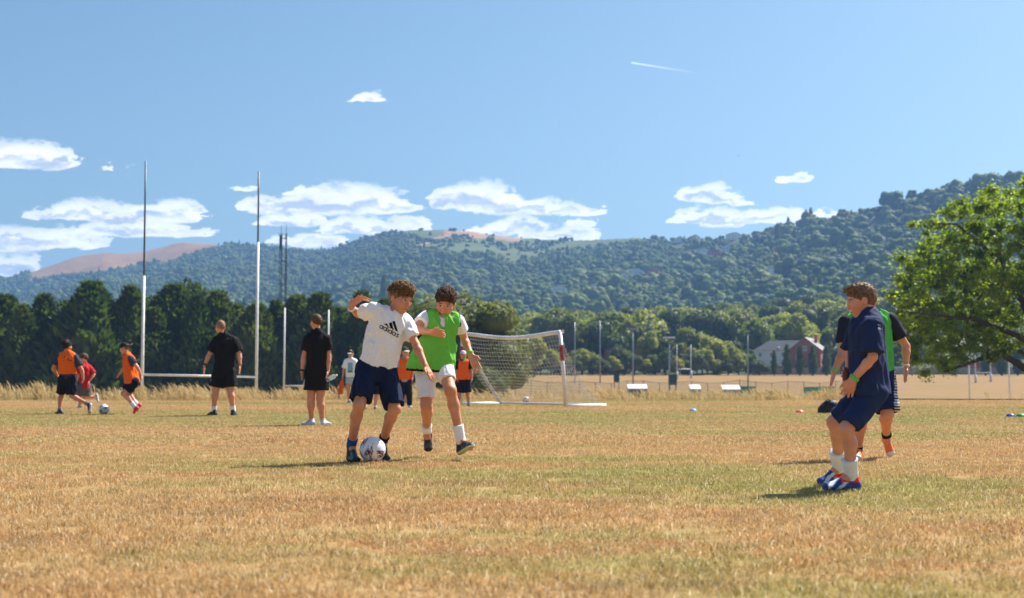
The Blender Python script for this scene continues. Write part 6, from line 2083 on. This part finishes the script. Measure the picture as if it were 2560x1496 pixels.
# ---- the oak at the right edge
YO = 88.0
tb = on(2606, YO)
oak = empty('oak_tree', tb)
OUT = [(2440, 452), (2371, 505), (2290, 552), (2318, 600), (2266, 636), (2296, 662), (2264, 692), (2216, 762), (2242, 812), (2262, 862), (2288, 930), (2345, 946), (2380, 912), (2430, 900), (2484, 922), (2505, 890), (2570, 870),
       (2640, 880), (2700, 925), (2800, 940), (2900, 930), (2950, 840), (2990, 760), (2940, 640), (2900, 560), (2800, 480), (2700, 440), (2600, 425), (2520, 440), (2490, 462), (2470, 470)]
def inside(x, y):
    c = False; n_ = len(OUT)
    for i in range(n_):
        x1, y1 = OUT[i]; x2, y2 = OUT[(i + 1) % n_]
        if (y1 > y) != (y2 > y) and x < (x2 - x1) * (y - y1) / (y2 - y1) + x1: c = not c
    return c
ro = np.random.default_rng(11); parts = []; sO = FP / YO
clumps = []
while len(clumps) < 820:
    x, y = ro.uniform(2210, 2995), ro.uniform(425, 950)
    rp = ro.uniform(9, 25)
    if not (inside(x, y) and inside(x - rp * .6, y) and inside(x, y - rp * .5)): continue
    de = 7.5 * math.sqrt(max(0, 1 - ((x - 2600) / 400) ** 2)) * math.sqrt(max(.08, 1 - ((y - 690) / 280) ** 2))
    dd = ro.uniform(-1, 1) * de
    if abs(dd) < de * .35 and ro.uniform() < .5: continue
    clumps.append((A(at(x, y, YO)) + A((0, dd, 0)), rp / sO))
for c, r_ in clumps:
    k = int(90 + 260 * (r_ / .6))
    d = sph(k, ro); p = c + d * A((r_, r_, r_ * .7)) * np.abs(ro.normal(0, .78, k))[:, None] * (1 + .3 * np.sin(5 * d[:, :1] + c[0] * 3))
    parts.append(leaf_quads(p, d + A((0, 0, .5)), np.full(k, .14), ro, 1.5, .9))
V, Fs = join(parts)
link('crown', mesh_np('crown', V - A(tb), Fs), M_OAK, oak)
lm = MB()
W2 = lambda px, py, dd=0: at(px, py, YO + dd) - tb
lm.tube([Vector((0, 0, -.3)), W2(2600, 1000), W2(2592, 930), W2(2585, 860), W2(2580, 760)], [.75, .55, .50, .48, .40], 12)
for pts_, rs in (([(2590, 940), (2545, 910, -1), (2500, 884, -1.5), (2450, 898, -2), (2405, 915, -2.5), (2360, 930, -3)], [.30, .24, .18, .14, .10, .05]),
                 ([(2582, 800), (2540, 720, -1), (2495, 650, -1.5), (2500, 580, -2), (2480, 520, -2)], [.34, .26, .2, .14, .05]),
                 ([(2580, 770), (2600, 660, 1), (2610, 560, 1), (2600, 470, 1)], [.34, .24, .14, .05]),
                 ([(2540, 720, -1), (2470, 712, -2), (2400, 690, -2.5), (2330, 704, -3), (2290, 700, -3)], [.18, .14, .10, .07, .03]),
                 ([(2495, 650, -1.5), (2440, 600, -2), (2390, 560, -2.5), (2330, 560, -3)], [.16, .12, .08, .03]),
                 ([(2585, 860), (2520, 830, -2), (2440, 800, -3), (2350, 790, -4), (2270, 780, -4)], [.24, .18, .13, .09, .03]),
                 ([(2590, 900), (2680, 840, 1), (2780, 780, 1), (2870, 760, 1)], [.3, .22, .15, .05]),
                 ([(2470, 712, -2), (2440, 760, -2), (2400, 850, -2.5), (2390, 900, -2.5)], [.09, .07, .05, .03])):
    lm.tube([W2(*p) for p in pts_], rs, 8)
lm.build('trunk', M_BARK, oak, smooth=True)
tag(oak, 'large leafy oak tree at the right edge', 'tree')

# ---- a bird far up
bd = empty('bird', at(1846, 390, 150))
MB().face([(-.02, -.12, 0), (.02, -.12, 0), (.03, .1, .02), (-.03, .1, .02)]).build('body', M_DPAINT, bd)
for sx_ in (-1, 1): MB().face([(0, -.04, .01), (sx_ * .14, -.01, .05), (sx_ * .22, .05, .02), (0, .06, .01)]).build('wing', M_DPAINT, bd)
tag(bd, 'dark bird flying high above the hills', 'bird')
